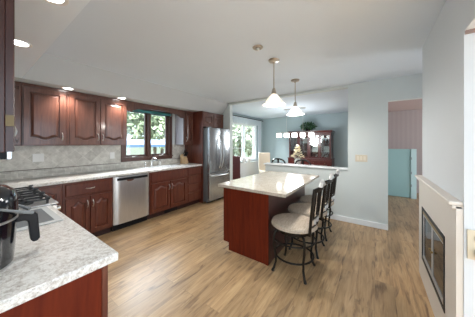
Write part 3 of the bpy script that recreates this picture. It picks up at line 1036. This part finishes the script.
box(FX0+0.02, FY+0.085, 0.005, FX1-0.02, FY+0.10, 0.03).build('grille', 'black', t)

# ------------------------------------------------------------------ island
t = thing('island_cabinet', 'dark red cherry island base with plain end panel', 'island', (2.73, 1.32, 0))
ZI = 0.818
mb = MB()
def PI_(u, v_, w): return (w, u, v_)
mb.prism([(1.0, 0), (1.575, 0), (1.575, 0.098), (1.655, 0.098), (1.655, ZI), (1.0, ZI)], 2.035, 3.45, PI_)
mb.build('body', 'cherry_dark', t)
mb = MB()
mb.prism([(0.998, 0), (1.57, 0), (1.57, 0.10), (1.658, 0.10), (1.658, ZI-0.001), (0.998, ZI-0.001)], 2.018, 2.034, PI_)
mb.build('end_panel', 'cherry_panel', t, 0.001)
box(2.012, 0.996, 0, 2.0178, 1.03, ZI-0.001).build('edge_strip', 'cherry_panel', t)
for k in range(3):
    a = 2.05+k*0.467
    d = raised_door(lambda u, v_, w: (u, 1.656+w, v_), a, 0.115, a+0.455, 0.62, 'top').build('door', 'cherry', t)
    MB().prism([(a, 0.645), (a+0.455, 0.645), (a+0.455, 0.80), (a, 0.80)], 0, 0.017, lambda u, v_, w: (u, 1.656+w, v_)).build('drawer', 'cherry', t, 0.006, segs=1)
mb = MB()
mb.slab([1.985, 3.525], [0.778, 1.73], lambda i, j: True, 0.8185, 0.855)
tag(mb.build('island_countertop', 'island_top', bevel=0.005), 'glossy beige speckled countertop on the island', 'countertop')

# ------------------------------------------------------------------ stools
def arc(cx, cy, z, r, n=28):
    return [(cx+r*math.cos(2*PI*i/n), cy+r*math.sin(2*PI*i/n), z) for i in range(n)]
def make_stool(label, loc):
    t = thing('bar_stool', label, 'stool', loc, 0, 'counter stools at the island')
    B = lambda mb, n, m, p=t, **k: mb.build(n, m, p, local=True, smooth=True, **k)
    s = B(MB().lathe([(0.225, 0.497), (0.243, 0.503), (0.247, 0.516), (0.238, 0.532), (0.20, 0.545), (0.10, 0.552), (0.005, 0.553)], n=36), 'seat', 'seat')
    B(MB().tube(arc(0, 0, 0.500, 0.244), 0.007, 6, True), 'seat_piping', 'seat', s)
    B(MB().lathe([(0.205, 0.460), (0.218, 0.465), (0.222, 0.492), (0.210, 0.496)], n=28), 'seat_plate', 'iron')
    B(MB().lathe([(0.15, 0.418), (0.17, 0.421), (0.17, 0.455), (0.15, 0.4595)], n=28), 'swivel_plate', 'iron')
    for sx in (-1, 1):
        for sy in (-1, 1):
            c = 0.7071
            pts = []
            for (r, z) in ((0.170, 0.452), (0.222, 0.425), (0.238, 0.36), (0.230, 0.27), (0.213, 0.18), (0.212, 0.10), (0.235, 0.03), (0.250, 0.008)):
                pts.append((sx*c*r, sy*c*r, z))
            l = B(MB().tube(pts, [0.013, 0.014, 0.014, 0.013, 0.012, 0.012, 0.013, 0.015], 8), 'leg', 'iron')
            B(MB().lathe([(0.015, 0), (0.016, 0.006), (0.013, 0.014)], (sx*c*0.25, sy*c*0.25, 0), 10), 'foot_cap', 'black', l)
    B(MB().tube(arc(0, 0, 0.165, 0.208), 0.010, 8, True), 'foot_ring', 'iron')
    B(MB().tube(arc(0, 0, 0.345, 0.228), 0.008, 8, True), 'upper_ring', 'iron')
    # back on -Y side
    def by(z):       # rake
        k = (z-0.52)/0.43
        return -0.215-0.045*k
    zs = [0.475, 0.52, 0.62, 0.74, 0.86, 0.945]
    for sx in (-1, 1):
        pts = []
        for z in zs:
            w = 0.140+0.020*math.sin((z-0.455)/0.49*PI*0.9)
            pts.append((sx*w, by(z), z))
        pts.insert(0, (sx*0.11, -0.16, 0.470))
        B(MB().tube(pts, 0.0145, 8), 'back_post', 'iron')
        B(MB().tube([(sx*0.055, by(0.63), 0.63), (sx*0.050, by(0.78), 0.78), (sx*0.060, by(0.935), 0.935)], 0.008, 8), 'back_spindle', 'iron')
    # top rail: arched band
    m_ = MB()
    n = 14
    loA, hiA = [], []
    for i in range(n+1):
        s_ = -1+2*i/n
        x = s_*0.160
        yb = by(0.95)-0.035*(1-s_*s_)
        zlo = 0.912+0.010*(1-s_*s_)
        zhi = 0.955+0.012*(1-s_*s_)
        loA.append((x, yb, zlo)); hiA.append((x, yb, zhi))
    for (th0, th1) in ((0.0, 0.016),):
        a = [m_.bm.verts.new((p[0], p[1]-th0, p[2])) for p in loA]
        b = [m_.bm.verts.new((p[0], p[1]-th0, p[2])) for p in hiA]
        c_ = [m_.bm.verts.new((p[0], p[1]-th1, p[2])) for p in loA]
        d = [m_.bm.verts.new((p[0], p[1]-th1, p[2])) for p in hiA]
        for i in range(n):
            for q in ((a, b), (b, d), (d, c_), (c_, a)):
                m_.bm.faces.new((q[0][i], q[0][i+1], q[1][i+1], q[1][i]))
        for i in (0, n):
            m_.bm.faces.new((a[i], b[i], d[i], c_[i]))
    B(m_, 'top_rail', 'iron')
    # crest
    cy = by(0.95)-0.043
    m_ = MB()
    m_.prism([(-0.10, 0.960), (0.10, 0.960), (0.06, 0.982), (0.028, 0.998), (0.013, 1.018), (0, 1.028), (-0.013, 1.018), (-0.028, 0.998), (-0.06, 0.982)], -0.018, 0.018, lambda u, v_, w: (u, cy+w, v_))
    m_.build('crest', 'pewter', t, 0.003, local=True)
    # lower rails and scroll
    B(MB().tube([(-0.150, by(0.63), 0.63), (0, by(0.63)-0.02, 0.63), (0.150, by(0.63), 0.63)], 0.008, 8), 'back_rail', 'iron')
    B(MB().tube([(-0.142, by(0.545), 0.545), (0, by(0.545)-0.02, 0.545), (0.142, by(0.545), 0.545)], 0.008, 8), 'back_rail', 'iron')
    for sx in (-1, 1):
        pts = []
        for i in range(22):
            a = i/21*2.6*PI
            r = 0.040*(1-0.70*i/21)
            pts.append((sx*(0.055+0.0-r*math.cos(a)), by(0.59)-0.02, 0.590+r*math.sin(a)))
        B(MB().tube(pts, 0.0055, 6), 'scroll', 'pewter')
    B(MB().ico((0, by(0.59)-0.022, 0.59), 0.014, 2), 'rosette', 'pewter')
    return t
st = make_stool('beige seated iron counter stool at the near end of the island', (2.15, 0.745, 0))
for lab, x in (('beige seated iron counter stool in the middle of the row of three', 2.67), ('beige seated iron counter stool at the far end nearest the half wall', 3.19)):
    c = copy_tree(st)
    c.location = (x, 0.745, 0)
    c['label'] = lab

# ------------------------------------------------------------------ ceiling fixtures
def pendant(label, x, y, zb, shade):
    t = thing('pendant_light', label, 'pendant light', (x, y, zb), 0, 'pendant lights over the island')
    MB().lathe([(0.068, H), (0.070, H-0.008), (0.060, H-0.022), (0.020, H-0.032), (0.012, H-0.045)], (x, y, 0), 28).build('canopy', 'bronze_ni', t, smooth=True)
    MB().lathe([(0.006, zb+0.19), (0.006, H-0.045)], (x, y, 0), 10).build('rod', 'bronze_ni', t, smooth=True)
    MB().lathe([(0.008, zb+0.215), (0.020, zb+0.20), (0.028, zb+0.165), (0.034, zb+0.135)], (x, y, 0), 18).build('socket_cap', 'bronze_ni', t, smooth=True)
    prof = [(0.030, zb+0.140), (0.050, zb+0.118), (0.085, zb+0.070), (0.120, zb+0.025), (0.142, zb+0.004), (0.145, zb),
            (0.140, zb+0.001), (0.118, zb+0.020), (0.083, zb+0.064), (0.048, zb+0.112), (0.028, zb+0.134)]
    MB().lathe(prof, (x, y, 0), 32, cap=False).build('shade', shade, t, smooth=True)
    MB().ico((x, y, zb+0.07), 0.028, 2, (1, 1, 1.3)).build('bulb', 'bulb', t, smooth=True)
    light('pendant_bulb_light', 'POINT', (x, y, zb+0.03), 24, (1.0, 0.97, 0.92), size=0.06)
pendant('brushed metal pendant lamp with warm glass cone shade, nearest the camera', 2.256, 1.036, 1.885, 'shade_warm')
pendant('brushed metal pendant lamp with white glass cone shade, farther over the island', 3.168, 1.075, 1.875, 'shade_cool')

t = thing('smoke_detector', 'small round metal cap on the ceiling left of the pendants', 'ceiling fixture', (1.85, 1.04, H-0.04))
MB().lathe([(0.055, H), (0.058, H-0.006), (0.050, H-0.015), (0.020, H-0.018)], (1.85, 1.04, 0), 24).build('plate', 'bronze_ni', t, smooth=True)
MB().lathe([(0.020, H-0.018), (0.018, H-0.034), (0.008, H-0.040)], (1.85, 1.04, 0), 16).build('nozzle', 'nickel', t, smooth=True)

for (x, y, lab) in ((0.843, 3.50, 'recessed soffit light above the single door wall cabinet'),
                    (1.553, 3.50, 'recessed soffit light above the pair of wall cabinet doors'),
                    (0.245, 2.22, 'recessed soffit light over the range'),
                    (0.262, 1.375, 'recessed soffit light over the near counter')):
    t = thing('recessed_light', lab, 'recessed light', (x, y, 2.165), 0, 'recessed soffit lights')
    prof = [(0.050, 2.1695), (0.072, 2.1695), (0.070, 2.164), (0.052, 2.166)]
    m_ = MB().lathe(prof, (x, y, 0), 28, cap=False)
    m_.build('trim_ring', 'white_plastic', t, smooth=True)
    MB().lathe([(0.050, 2.1694), (0.050, 2.1662)], (x, y, 0), 24).build('lens', 'lamp', t)
    light('recessed_lamp', 'SPOT', (x, y, 2.15), 26 if y > 3 else 12, (1.0, 0.97, 0.92), size=0.05, spot_size=math.radians(130), spot_blend=0.8)

# ------------------------------------------------------------------ switches and fireplace
Pw = front_X(XC)
t = thing('light_switch', 'ivory triple light switch on the pale green wall', 'light switch', (XC, 0.185, 1.145))
u0, u1 = 0.104, 0.280
MB().prism([(u0, 1.085), (u1, 1.085), (u1, 1.205), (u0, 1.205)], 0.0005, 0.007, Pw).build('plate', 'ivory', t, 0.002)
for k in range(3):
    u = (u0+u1)/2+(k-1)*0.047
    MB().prism([(u-0.015, 1.112), (u+0.015, 1.112), (u+0.015, 1.178), (u-0.015, 1.178)], 0.007, 0.010, Pw).build('rocker', 'ivory_light', t, 0.001)

Y0 = YD+0.0005
t = thing('fireplace', 'cream painted fireplace surround with mantel and smoked glass doors', 'fireplace', (2.25, YD, 0))
def PY(u, v_, w): return (u, Y0+w, v_)
fx0, fx1 = 1.695, 2.885
ox0, ox1, oz0, oz1 = 1.92, 2.71, 0.225, 0.757
m_ = MB()
m_.box(fx0, Y0, 0, ox0, Y0+0.030, 1.03).box(ox1, Y0, 0, fx1, Y0+0.030, 1.03)
m_.box(ox0, Y0, oz1, ox1, Y0+0.030, 1.03).box(ox0, Y0, 0, ox1, Y0+0.030, oz0)
m_.build('surround', 'cream', t)
m_ = MB()
m_.box(fx0, Y0, 1.031, fx1+0.025, Y0+0.062, 1.053).box(fx0, Y0, 1.008, fx1+0.012, Y0+0.048, 1.0305)
m_.build('mantel_shelf', 'cream', t, 0.006)
box(ox0+0.0, Y0+0.002, oz0, ox1, Y0+0.006, oz1).build('firebox', 'black_fire', t)
m_ = MB()
b_ = 0.028
m_.box(ox0, Y0+0.010, oz0, ox0+b_, Y0+0.034, oz1).box(ox1-b_, Y0+0.010, oz0, ox1, Y0+0.034, oz1)
m_.box(ox0+b_, Y0+0.010, oz0, ox1-b_, Y0+0.034, oz0+b_).box(ox0+b_, Y0+0.010, oz1-b_, ox1-b_, Y0+0.034, oz1)
m_.build('insert_frame', 'black', t, 0.002)
m_ = MB()
m_.box(ox0+b_, Y0+0.012, oz1-b_-0.035, ox1-b_, Y0+0.030, oz1-b_-0.001)
m_.build('vent_bar', 'brass', t)
m_ = MB()
m_.box(ox0+b_, Y0+0.012, oz0+b_+0.001, ox1-b_, Y0+0.030, oz0+b_+0.016)
m_.build('lower_bar', 'pewter', t)
xm2 = (ox0+ox1)/2
for (a, b) in ((ox0+b_+0.002, xm2-0.002), (xm2+0.002, ox1-b_-0.002)):
    g = box(a, Y0+0.016, oz0+b_+0.018, b, Y0+0.022, oz1-b_-0.037).build('glass_door', 'fire_glass', t)
    m_ = MB()
    z0, z1 = oz0+b_+0.018, oz1-b_-0.037
    m_.box(a, Y0+0.0225, z0, a+0.010, Y0+0.028, z1).box(b-0.010, Y0+0.0225, z0, b, Y0+0.028, z1)
    m_.box(a+0.01, Y0+0.0225, z0, b-0.01, Y0+0.028, z0+0.010).box(a+0.01, Y0+0.0225, z1-0.010, b-0.01, Y0+0.028, z1)
    m_.build('door_trim', 'pewter', g)
    MB().ico(((b-0.03) if b < xm2 else (a+0.03), Y0+0.034, (z0+z1)/2), 0.010, 2).build('knob', 'brass', g, smooth=True)
# outlet on the return of the chase
Px = front_X(1.69)
t = thing('outlet', 'beige outlet plate with a plug at the right edge beside the fireplace', 'outlet', (1.69, -0.52, 0.82))
MB().prism([(-0.545, 0.735), (-0.435, 0.735), (-0.435, 0.905), (-0.545, 0.905)], 0.0005, 0.010, Px).build('plate', 'ivory', t, 0.003)
for dz in (0.782, 0.858):
    MB().prism([(-0.488+0.028*math.cos(a*PI/8), dz+0.026*math.sin(a*PI/8)) for a in range(16)], 0.010, 0.013, Px).build('socket', 'ivory_dark', t)
MB().prism([(-0.512, 0.752), (-0.464, 0.752), (-0.464, 0.802), (-0.512, 0.802)], 0.0135, 0.05, Px).build('plug', 'ivory', t, 0.006)

# ------------------------------------------------------------------ dining room
# hutch
hx0, hx1, hy0, hy1 = 6.95, XE-0.02, 1.17, 2.58
t = thing('china_hutch', 'tall mahogany china hutch with glass doors against the far dining wall', 'hutch', (7.17, 1.87, 0))
box(hx0-0.05, hy0-0.03, 0.06, hx1, hy1+0.03, 0.86).build('base', 'mahogany', t, 0.004)
box(hx0-0.07, hy0-0.045, 0.8605, hx1, hy1+0.045, 0.885).build('base_top', 'mahogany', t, 0.006)
for (x, y) in ((hx0-0.02, hy0+0.02), (hx0-0.02, hy1-0.02), (hx1-0.05, hy0+0.02), (hx1-0.05, hy1-0.02)):
    MB().lathe([(0.03, 0), (0.025, 0.03), (0.03, 0.06)], (x, y, 0), 12).build('foot', 'mahogany', t)
m_ = box(hx1-0.02, hy0, 0.886, hx1, hy1, 1.78)
m_.box(hx0, hy0, 0.886, hx1-0.02, hy0+0.025, 1.78).box(hx0, hy1-0.025, 0.886, hx1-0.02, hy1, 1.78).box(hx0, hy0+0.025, 1.755, hx1-0.02, hy1-0.025, 1.78)
m_.build('upper_case', 'mahogany', t)
m_ = MB()
m_.prism([(hx0, 1.7805), (hx1, 1.7805), (hx1, 1.84), (hx0-0.05, 1.84), (hx0-0.045, 1.82), (hx0-0.01, 1.80)], hy0-0.04, hy1+0.04, lambda u, v_, w: (u, w, v_))
m_.build('crown', 'mahogany', t)
for z in (1.10, 1.40):
    box(hx0+0.04, hy0+0.026, z-0.008, hx1-0.021, hy1-0.026, z).build('shelf', 'mahogany', t)
Ph = front_X(hx0-0.001)
wd = (hy1-hy0)/4
for k in range(4):
    a, b = hy0+k*wd+0.004, hy0+(k+1)*wd-0.004
    m_ = MB()
    fr_ = 0.045
    for (p, q, r_, s_) in ((a, 0.895, a+fr_, 1.75), (b-fr_, 0.895, b, 1.75), (a+fr_, 0.895, b-fr_, 0.945), (a+fr_, 1.69, b-fr_, 1.75)):
        m_.prism([(p, q), (r_, q), (r_, s_), (p, s_)], 0, 0.02, Ph)
    d = m_.build('door', 'mahogany', t)
    MB().prism([(a+fr_-0.004, 0.941), (b-fr_+0.004, 0.941), (b-fr_+0.004, 1.694), (a+fr_-0.004, 1.694)], 0.006, 0.011, Ph).build('pane', 'cab_glass', d)
    MB().ico((hx0-0.03, (a+0.02) if k % 2 else (b-0.02), 1.3), 0.010, 1).build('knob', 'brass', d, smooth=True)
    d = raised_door(front_X(hx0-0.051), a, 0.08, b, 0.62, None, fr=0.04).build('base_door', 'mahogany', t)
    m_ = MB().prism([(a, 0.65), (b, 0.65), (b, 0.84), (a, 0.84)], 0, 0.016, front_X(hx0-0.051))
    d = m_.build('drawer', 'mahogany', t, 0.004)
    MB().ico((hx0-0.075, (a+b)/2, 0.745), 0.012, 1).build('knob', 'brass', d, smooth=True)
# dishes: square platters and goblets inside
for i, (y, z) in enumerate(((1.73, 1.1005), (1.35, 1.1005), (2.05, 1.4005))):
    t = thing('platter', ['white square platter standing in the third bay of the hutch', 'white square platter standing in the right bay of the hutch', 'white square platter on the upper hutch shelf'][i], 'platter', (7.18, y, z), 0, 'platters in the hutch')
    s_ = 0.10
    m_ = MB()
    m_.prism([(-s_, 0.0), (s_, 0.0), (s_, 0.20), (-s_, 0.20)], 0, 0.012, lambda u, v_, w: (7.20+v_*0.18-w, y+u, z+0.004+v_))
    o = m_.build('plate', 'porcelain', t, 0.004)
gl = None
gp = [(1.26, 'rightmost'), (1.36, 'second from the right'), (1.46, 'third from the right'), (1.62, 'fourth from the right'), (1.72, 'fifth from the right'), (1.82, 'sixth from the right')]
for i, (y, nm) in enumerate(gp):
    lab = 'stemmed glass on the upper hutch shelf, %s' % nm
    if gl is None:
        gl = thing('goblet', lab, 'glass', (7.10, y, 1.4005), 0, 'goblets in the hutch')
        MB().lathe([(0.032, 0), (0.032, 0.004), (0.006, 0.010), (0.005, 0.08)], n=14).build('stem', 'goblet', gl, local=True, smooth=True)
        MB().lathe([(0.006, 0.0801), (0.030, 0.10), (0.040, 0.14), (0.036, 0.19), (0.033, 0.19), (0.036, 0.14), (0.026, 0.105), (0.004, 0.088)], n=16, cap=False).build('bowl', 'goblet', gl, local=True, smooth=True)
    else:
        c = copy_tree(gl)
        c.location = (7.10, y, 1.4005)
        c['label'] = lab

# foliage helper: leaf blades
def foliage(mb, c, rad, n, L, W, rnd, drop=0.0, shell=0.45):
    for _ in range(n):
        while True:
            p = Vector((rnd.uniform(-1, 1), rnd.uniform(-1, 1), rnd.uniform(-1, 1)))
            if shell < p.length < 1:
                break
        q = Vector((c[0]+p.x*rad[0], c[1]+p.y*rad[1], c[2]+p.z*rad[2]))
        d = (p.normalized()+Vector((rnd.uniform(-.7, .7), rnd.uniform(-.7, .7), rnd.uniform(-.7, .5)-drop))).normalized()
        s_ = d.cross(Vector((rnd.uniform(-1, 1), rnd.uniform(-1, 1), rnd.uniform(-1, 1)))).normalized()
        l = L*rnd.uniform(0.6, 1.2)
        w = W*rnd.uniform(0.7, 1.2)
        nrm = d.cross(s_)*l*0.08
        mb.face([q, q+d*l*0.45+s_*w+nrm, q+d*l, q+d*l*0.45-s_*w+nrm])
rnd = random.Random(3)
t = thing('potted_fern', 'bushy green plant on top of the china hutch', 'plant', (7.12, 1.95, 1.84))
MB().lathe([(0.07, 0), (0.09, 0.09), (0.095, 0.10), (0.08, 0.10)], (7.12, 1.95, 1.8405), 18).build('pot', 'black_wood', t, smooth=True)
m_ = MB()
foliage(m_, (7.12, 1.95, 2.02), (0.20, 0.24, 0.10), 420, 0.10, 0.018, rnd, 0.1, 0.2)
m_.build('foliage', 'leaf_dark', t)

# dining table, bouquet
t = thing('dining_table', 'dark dining table behind the half wall', 'table', (5.75, 1.95, 0))
box(5.28, 1.15, 0.725, 6.22, 2.72, 0.757).build('tabletop', 'mahogany', t, 0.008)
box(5.38, 1.25, 0.64, 6.12, 2.62, 0.7245).build('apron', 'mahogany', t)
for (x, y) in ((5.38, 1.25), (6.12, 1.25), (5.38, 2.62), (6.12, 2.62)):
    MB().lathe([(0.022, 0), (0.028, 0.3), (0.034, 0.62), (0.034, 0.639)], (x, y, 0), 12).build('leg', 'mahogany', t, smooth=True)
bx, by_ = 5.70, 1.86
t = thing('flower_arrangement', 'cream flower arrangement in a white vase in front of the hutch', 'flowers', (bx, by_, 0.7575))
MB().lathe([(0.06, 0), (0.085, 0.04), (0.095, 0.12), (0.07, 0.19), (0.085, 0.215)], (bx, by_, 0.7575), 20).build('vase', 'porcelain', t, smooth=True)
m_ = MB()
for i in range(70):
    h = rnd.random()
    a = rnd.uniform(0, 2*PI)
    r = (0.165*(1-h**1.3)+0.02)*math.sqrt(rnd.uniform(0.3, 1))
    c = (bx+r*math.cos(a), by_+r*math.sin(a), 0.985+h*0.37)
    for k in range(7):
        b = 2*PI*k/7
        e = 0.030
        m_.face([c, (c[0]+e*math.cos(b), c[1]+e*math.sin(b), c[2]+0.012), (c[0]+e*1.1*math.cos(b+.45), c[1]+e*1.1*math.sin(b+.45), c[2]-0.004), (c[0]+e*math.cos(b+.9), c[1]+e*math.sin(b+.9), c[2]+0.012)])
    m_.ico(c, 0.018, 1)
m_.build('blossoms', 'petal', t)
m_ = MB()
foliage(m_, (bx, by_, 1.0), (0.12, 0.12, 0.06), 40, 0.07, 0.014, rnd, 0.3)
m_.build('leaves', 'leaf_pale', t)
for k in range(1):
    MB().tube([(bx, by_, 0.8), (bx, by_, 1.2)], 0.006, 6).build('stems', 'leaf_dark', t)

# chairs
def curve_chair(label, loc, rz):
    t = thing('dining_chair', label, 'chair', loc, rz, 'black dining chairs')
    B = lambda mb, n, **k: mb.build(n, 'black_wood', t, local=True, **k)
    MB().box(-0.21, -0.21, 0.435, 0.21, 0.21, 0.475).build('seat', 'cream_leather', t, 0.012, local=True)
    for sx in (-1, 1):
        B(MB().tube([(sx*0.18, 0.18, 0), (sx*0.185, 0.185, 0.434)], [0.014, 0.02], 8), 'leg', smooth=True)
        B(MB().tube([(sx*0.18, -0.24, 0), (sx*0.185, -0.20, 0.44)], [0.014, 0.02], 8), 'leg', smooth=True)
    pts = []
    for i in range(17):
        a = PI*i/16
        x = -0.20*math.cos(a)
        z = 0.80+0.165*math.sin(a)**0.7
        pts.append((x, -0.235-0.03*math.sin(a), z))
    pts = [(-0.185, -0.20, 0.44)]+pts+[(0.185, -0.20, 0.44)]
    B(MB().tube(pts, 0.021, 8), 'back_frame', smooth=True)
    B(MB().tube([(0, -0.20, 0.476), (0, -0.24, 0.75), (0, -0.262, 0.955)], [0.035, 0.025, 0.03], 8), 'splat', smooth=True)
    return t
ch = curve_chair('black curved back dining chair on the near side of the table, left', (5.42, 2.24, 0), -PI/2)
c = copy_tree(ch)
c.location = (5.20+0.22, 1.55, 0)
c['label'] = 'black curved back dining chair on the near side of the table, right of the flowers'

def parsons(label, loc, rz, m, h):
    t = thing('parsons_chair', label, 'chair', loc, rz)
    B = lambda mb, n, mm, **k: mb.build(n, mm, t, local=True, **k)
    B(MB().box(-0.22, -0.20, 0.36, 0.22, 0.24, 0.48), 'seat', m, bevel=0.02)
    m_ = MB()
    m_.prism([(-0.20, 0.36), (-0.20, 0.481), (-0.21, h-0.02), (-0.225, h), (-0.275, h), (-0.285, h-0.02), (-0.27, 0.36)], -0.21, 0.21, lambda u, v_, w: (w, u, v_))
    B(m_, 'backrest', m, bevel=0.012)
    for sx in (-1, 1):
        for sy in (-0.235, 0.21):
            B(MB().tube([(sx*0.19, sy, 0), (sx*0.19, sy, 0.359)], [0.016, 0.022], 8), 'leg', 'black_wood', smooth=True)
    return t
parsons('cream upholstered chair at the head of the dining table', (5.97, 2.99, 0), 2.45, 'cream_leather', 1.08)
parsons('dark maroon chair standing by the wall right of the refrigerator', (4.70, 3.49, 0), -0.95, 'maroon_leather', 1.04)

# chandelier
cx, cy, cz = 5.70, 1.955, 1.65
t = thing('chandelier', 'linear chandelier with five glowing square glass shades over the dining table', 'chandelier', (cx, cy, 1.60))
box(cx-0.012, cy-0.56, 1.725, cx+0.012, cy+0.56, 1.745).build('bar', 'nickel', t)
for sy in (-0.25, 0.25):
    MB().lathe([(0.005, 1.746), (0.005, H-0.03)], (cx, cy+sy, 0), 8).build('rod', 'nickel', t, smooth=True)
box(cx-0.05, cy-0.32, H-0.03, cx+0.05, cy+0.32, H-0.0005).build('canopy', 'nickel', t, 0.004)
for k in range(5):
    y = cy+(k-2)*0.243
    MB().lathe([(0.014, 1.711), (0.014, 1.7245)], (cx, y, 0), 10).build('socket', 'nickel', t)
    MB().box(cx-0.062, y-0.062, 1.588, cx+0.062, y+0.062, 1.71).build('shade', 'cube_shade', t, 0.012, segs=3)
light('chandelier_light', 'POINT', (cx, cy, 1.52), 36, (0.92, 0.97, 1.0), size=0.25)

# curtains and sill plants
t = thing('curtain_rod', 'dark curtain rod across the top of the dining window', 'curtain rod', (6.1, 3.86, 2.33))
MB().tube([(5.0, 3.86, 2.345), (7.28, 3.86, 2.345)], 0.012, 10).build('rod', 'iron', t, smooth=True)
for x in (4.98, 7.30):
    MB().ico((x, 3.86, 2.345), 0.024, 2).build('finial', 'iron', t, smooth=True)
for x in (5.1, 7.2):
    box(x-0.008, 3.86, 2.338, x+0.008, YA-0.0005, 2.352).build('bracket', 'iron', t)
def curtain(label, x0, x1, z0, z1, amp=0.03, per=0.13):
    m_ = MB()
    n = int((x1-x0)/0.0125)
    th = 0.004
    nz = 12
    rows = []
    for side in (0, th):
        grid = []
        for j in range(nz+1):
            z = z0+(z1-z0)*j/nz
            k = 1-0.35*j/nz
            grid.append([m_.bm.verts.new((x0+(x1-x0)*i/n, 3.86-0.016*(0)+side-0.0+amp*k*math.sin(2*PI*(x0+(x1-x0)*i/n)/per+0.3*math.sin(j)), z)) for i in range(n+1)])
        rows.append(grid)
    for g in rows:
        for j in range(nz):
            for i in range(n):
                m_.bm.faces.new((g[j][i], g[j][i+1], g[j+1][i+1], g[j+1][i]))
    a, b = rows
    for j in range(nz):
        for i in (0, n):
            m_.bm.faces.new((a[j][i], a[j+1][i], b[j+1][i], b[j][i]))
    for i in range(n):
        for j in (0, nz):
            m_.bm.faces.new((a[j][i], a[j][i+1], b[j][i+1], b[j][i]))
    o = m_.build('curtain', 'sheer', smooth=True)
    tag(o, label, 'curtain', 'sheer curtains')
curtain('white sheer curtain hanging right of the dining window', 6.88, 7.20, 0.06, 2.33)
curtain('short white sheer valance across the top of the dining window', 5.15, 6.86, 2.12, 2.33, 0.02, 0.16)

# white ribbed cover under the dining window
t = thing('radiator_cover', 'white ribbed panel below the dining window', 'radiator cover', (6.05, 3.88, 0))
m_ = box(5.15, 3.86, 0.0, 6.86, YA-0.015, 0.69)
m_.build('body', 'trim', t)
m_ = MB()
for i in range(18):
    x = 5.19+i*0.094
    m_.box(x, 3.85, 0.06, x+0.05, 3.8595, 0.66)
m_.build('ribs', 'trim', t)
box(5.13, 3.80, 0.6905, 6.88, 3.905, 0.71).build('top', 'trim', t, 0.004)

t = thing('potted_plant', 'tall green plant in a white pot on the ledge of the dining window', 'plant', (6.10, 3.85, 0.7105))
MB().lathe([(0.07, 0), (0.095, 0.05), (0.10, 0.14), (0.09, 0.155), (0.08, 0.15)], (6.13, 3.85, 0.7105), 20).build('pot', 'porcelain', t, smooth=True)
m_ = MB()
for k in range(9):
    a = k*2.4
    m_.tube([(6.13, 3.85, 0.86), (6.13+0.06*math.cos(a), 3.85+0.02*math.sin(a), 1.02), (6.13+0.15*math.cos(a), 3.84+0.03*math.sin(a), 1.12+0.05*(k % 4))], 0.005, 5)
m_.build('stems', 'leaf', t)
m_ = MB()
foliage(m_, (6.13, 3.83, 1.17), (0.18, 0.06, 0.19), 110, 0.11, 0.03, rnd, 0.2, 0.2)
m_.build('foliage', 'leaf', t)
t = thing('vase', 'rounded white vase on the left of the dining window ledge', 'vase', (5.82, 3.85, 0.7105))
MB().lathe([(0.06, 0), (0.10, 0.05), (0.11, 0.11), (0.08, 0.17), (0.05, 0.19), (0.055, 0.21)], (5.76, 3.85, 0.7105), 20).build('body', 'porcelain', t, smooth=True)

# hall half door
t = thing('half_door', 'aqua painted half height door in the hall', 'half door', (6.6, -0.5, 0))
box(6.60, -0.745, 0.01, 6.645, -0.18, 1.255).build('panel', 'aqua', t, 0.003)
p = box(6.57, -0.855, 0.0, 6.67, -0.748, 1.262).build('post', 'aqua_light', t, 0.004)
for z in (0.33, 0.65, 1.02):
    box(6.562, -0.765, z-0.03, 6.5695, -0.748, z+0.03).build('hinge', 'hinge_grey', t)

# ------------------------------------------------------------------ outside
struct('floor_garden', box(-60, 4.09, -0.7, 160, 160, -0.6), 'lawn', 'lawn outside the windows')
def tree(x, y, h, r, m, label, seed, n=1500):
    rn = random.Random(seed)
    t = thing('tree', label, 'tree', (x, y, -0.6), 0, 'trees outside')
    MB().tube([(x, y, -0.6), (x+0.1, y, h*0.35), (x, y+0.1, h*0.8)], [0.16, 0.12, 0.05], 8).build('trunk', 'bark', t, smooth=True)
    m_ = MB()
    for k in range(5):
        a = k*1.26
        foliage(m_, (x+0.5*r*math.cos(a), y+0.5*r*math.sin(a), h*0.62+0.18*h*rn.uniform(-1, 1)), (r*0.7, r*0.7, h*0.34), n//5, 0.40, 0.13, rn, 0.1, 0.2)
    m_.build('foliage', m, t)
tree(2.9, 11.5, 4.6, 1.6, 'leaf_pale', 'pale leafy tree seen through the left kitchen window pane', 1)
tree(6.9, 12.0, 5.0, 1.7, 'leaf', 'green leafy tree seen through the right kitchen window pane', 2)
tree(5.0, 17.5, 7.0, 2.4, 'leaf_pale', 'tall pale tree farther back in the kitchen window', 3)
tree(10.2, 15.5, 6.0, 2.0, 'leaf_pale', 'pale tree at the right edge of the kitchen window', 4)
tree(17.5, 13.0, 3.6, 2.2, 'leaf_pale', 'tree in the middle distance seen through the right dining window pane', 6)
tree(9.5, 24.0, 8.0, 3.0, 'leaf', 'large tree at the back of the garden behind the kitchen window', 7)
tree(13.0, 9.0, 3.4, 2.0, 'leaf_pale', 'low pale tree seen through the dining window', 5)
# blue canopy on posts
t = thing('patio_canopy', 'pale blue canopy on posts outside the kitchen window', 'canopy', (4.3, 7.6, -0.6))
m_ = MB()
m_.prism([(7.0, 1.26), (8.4, 1.26), (8.4, 1.36), (7.7, 1.56), (7.0, 1.36)], 2.6, 5.9, lambda u, v_, w: (w, u, v_))
m_.build('cover', 'canopy_blue', t)
for (x, y) in ((2.75, 7.05), (5.15, 7.05), (2.75, 8.35), (5.15, 8.35)):
    MB().tube([(x, y, -0.6), (x, y, 1.259)], 0.07, 8).build('post', 'bark', t, smooth=True)
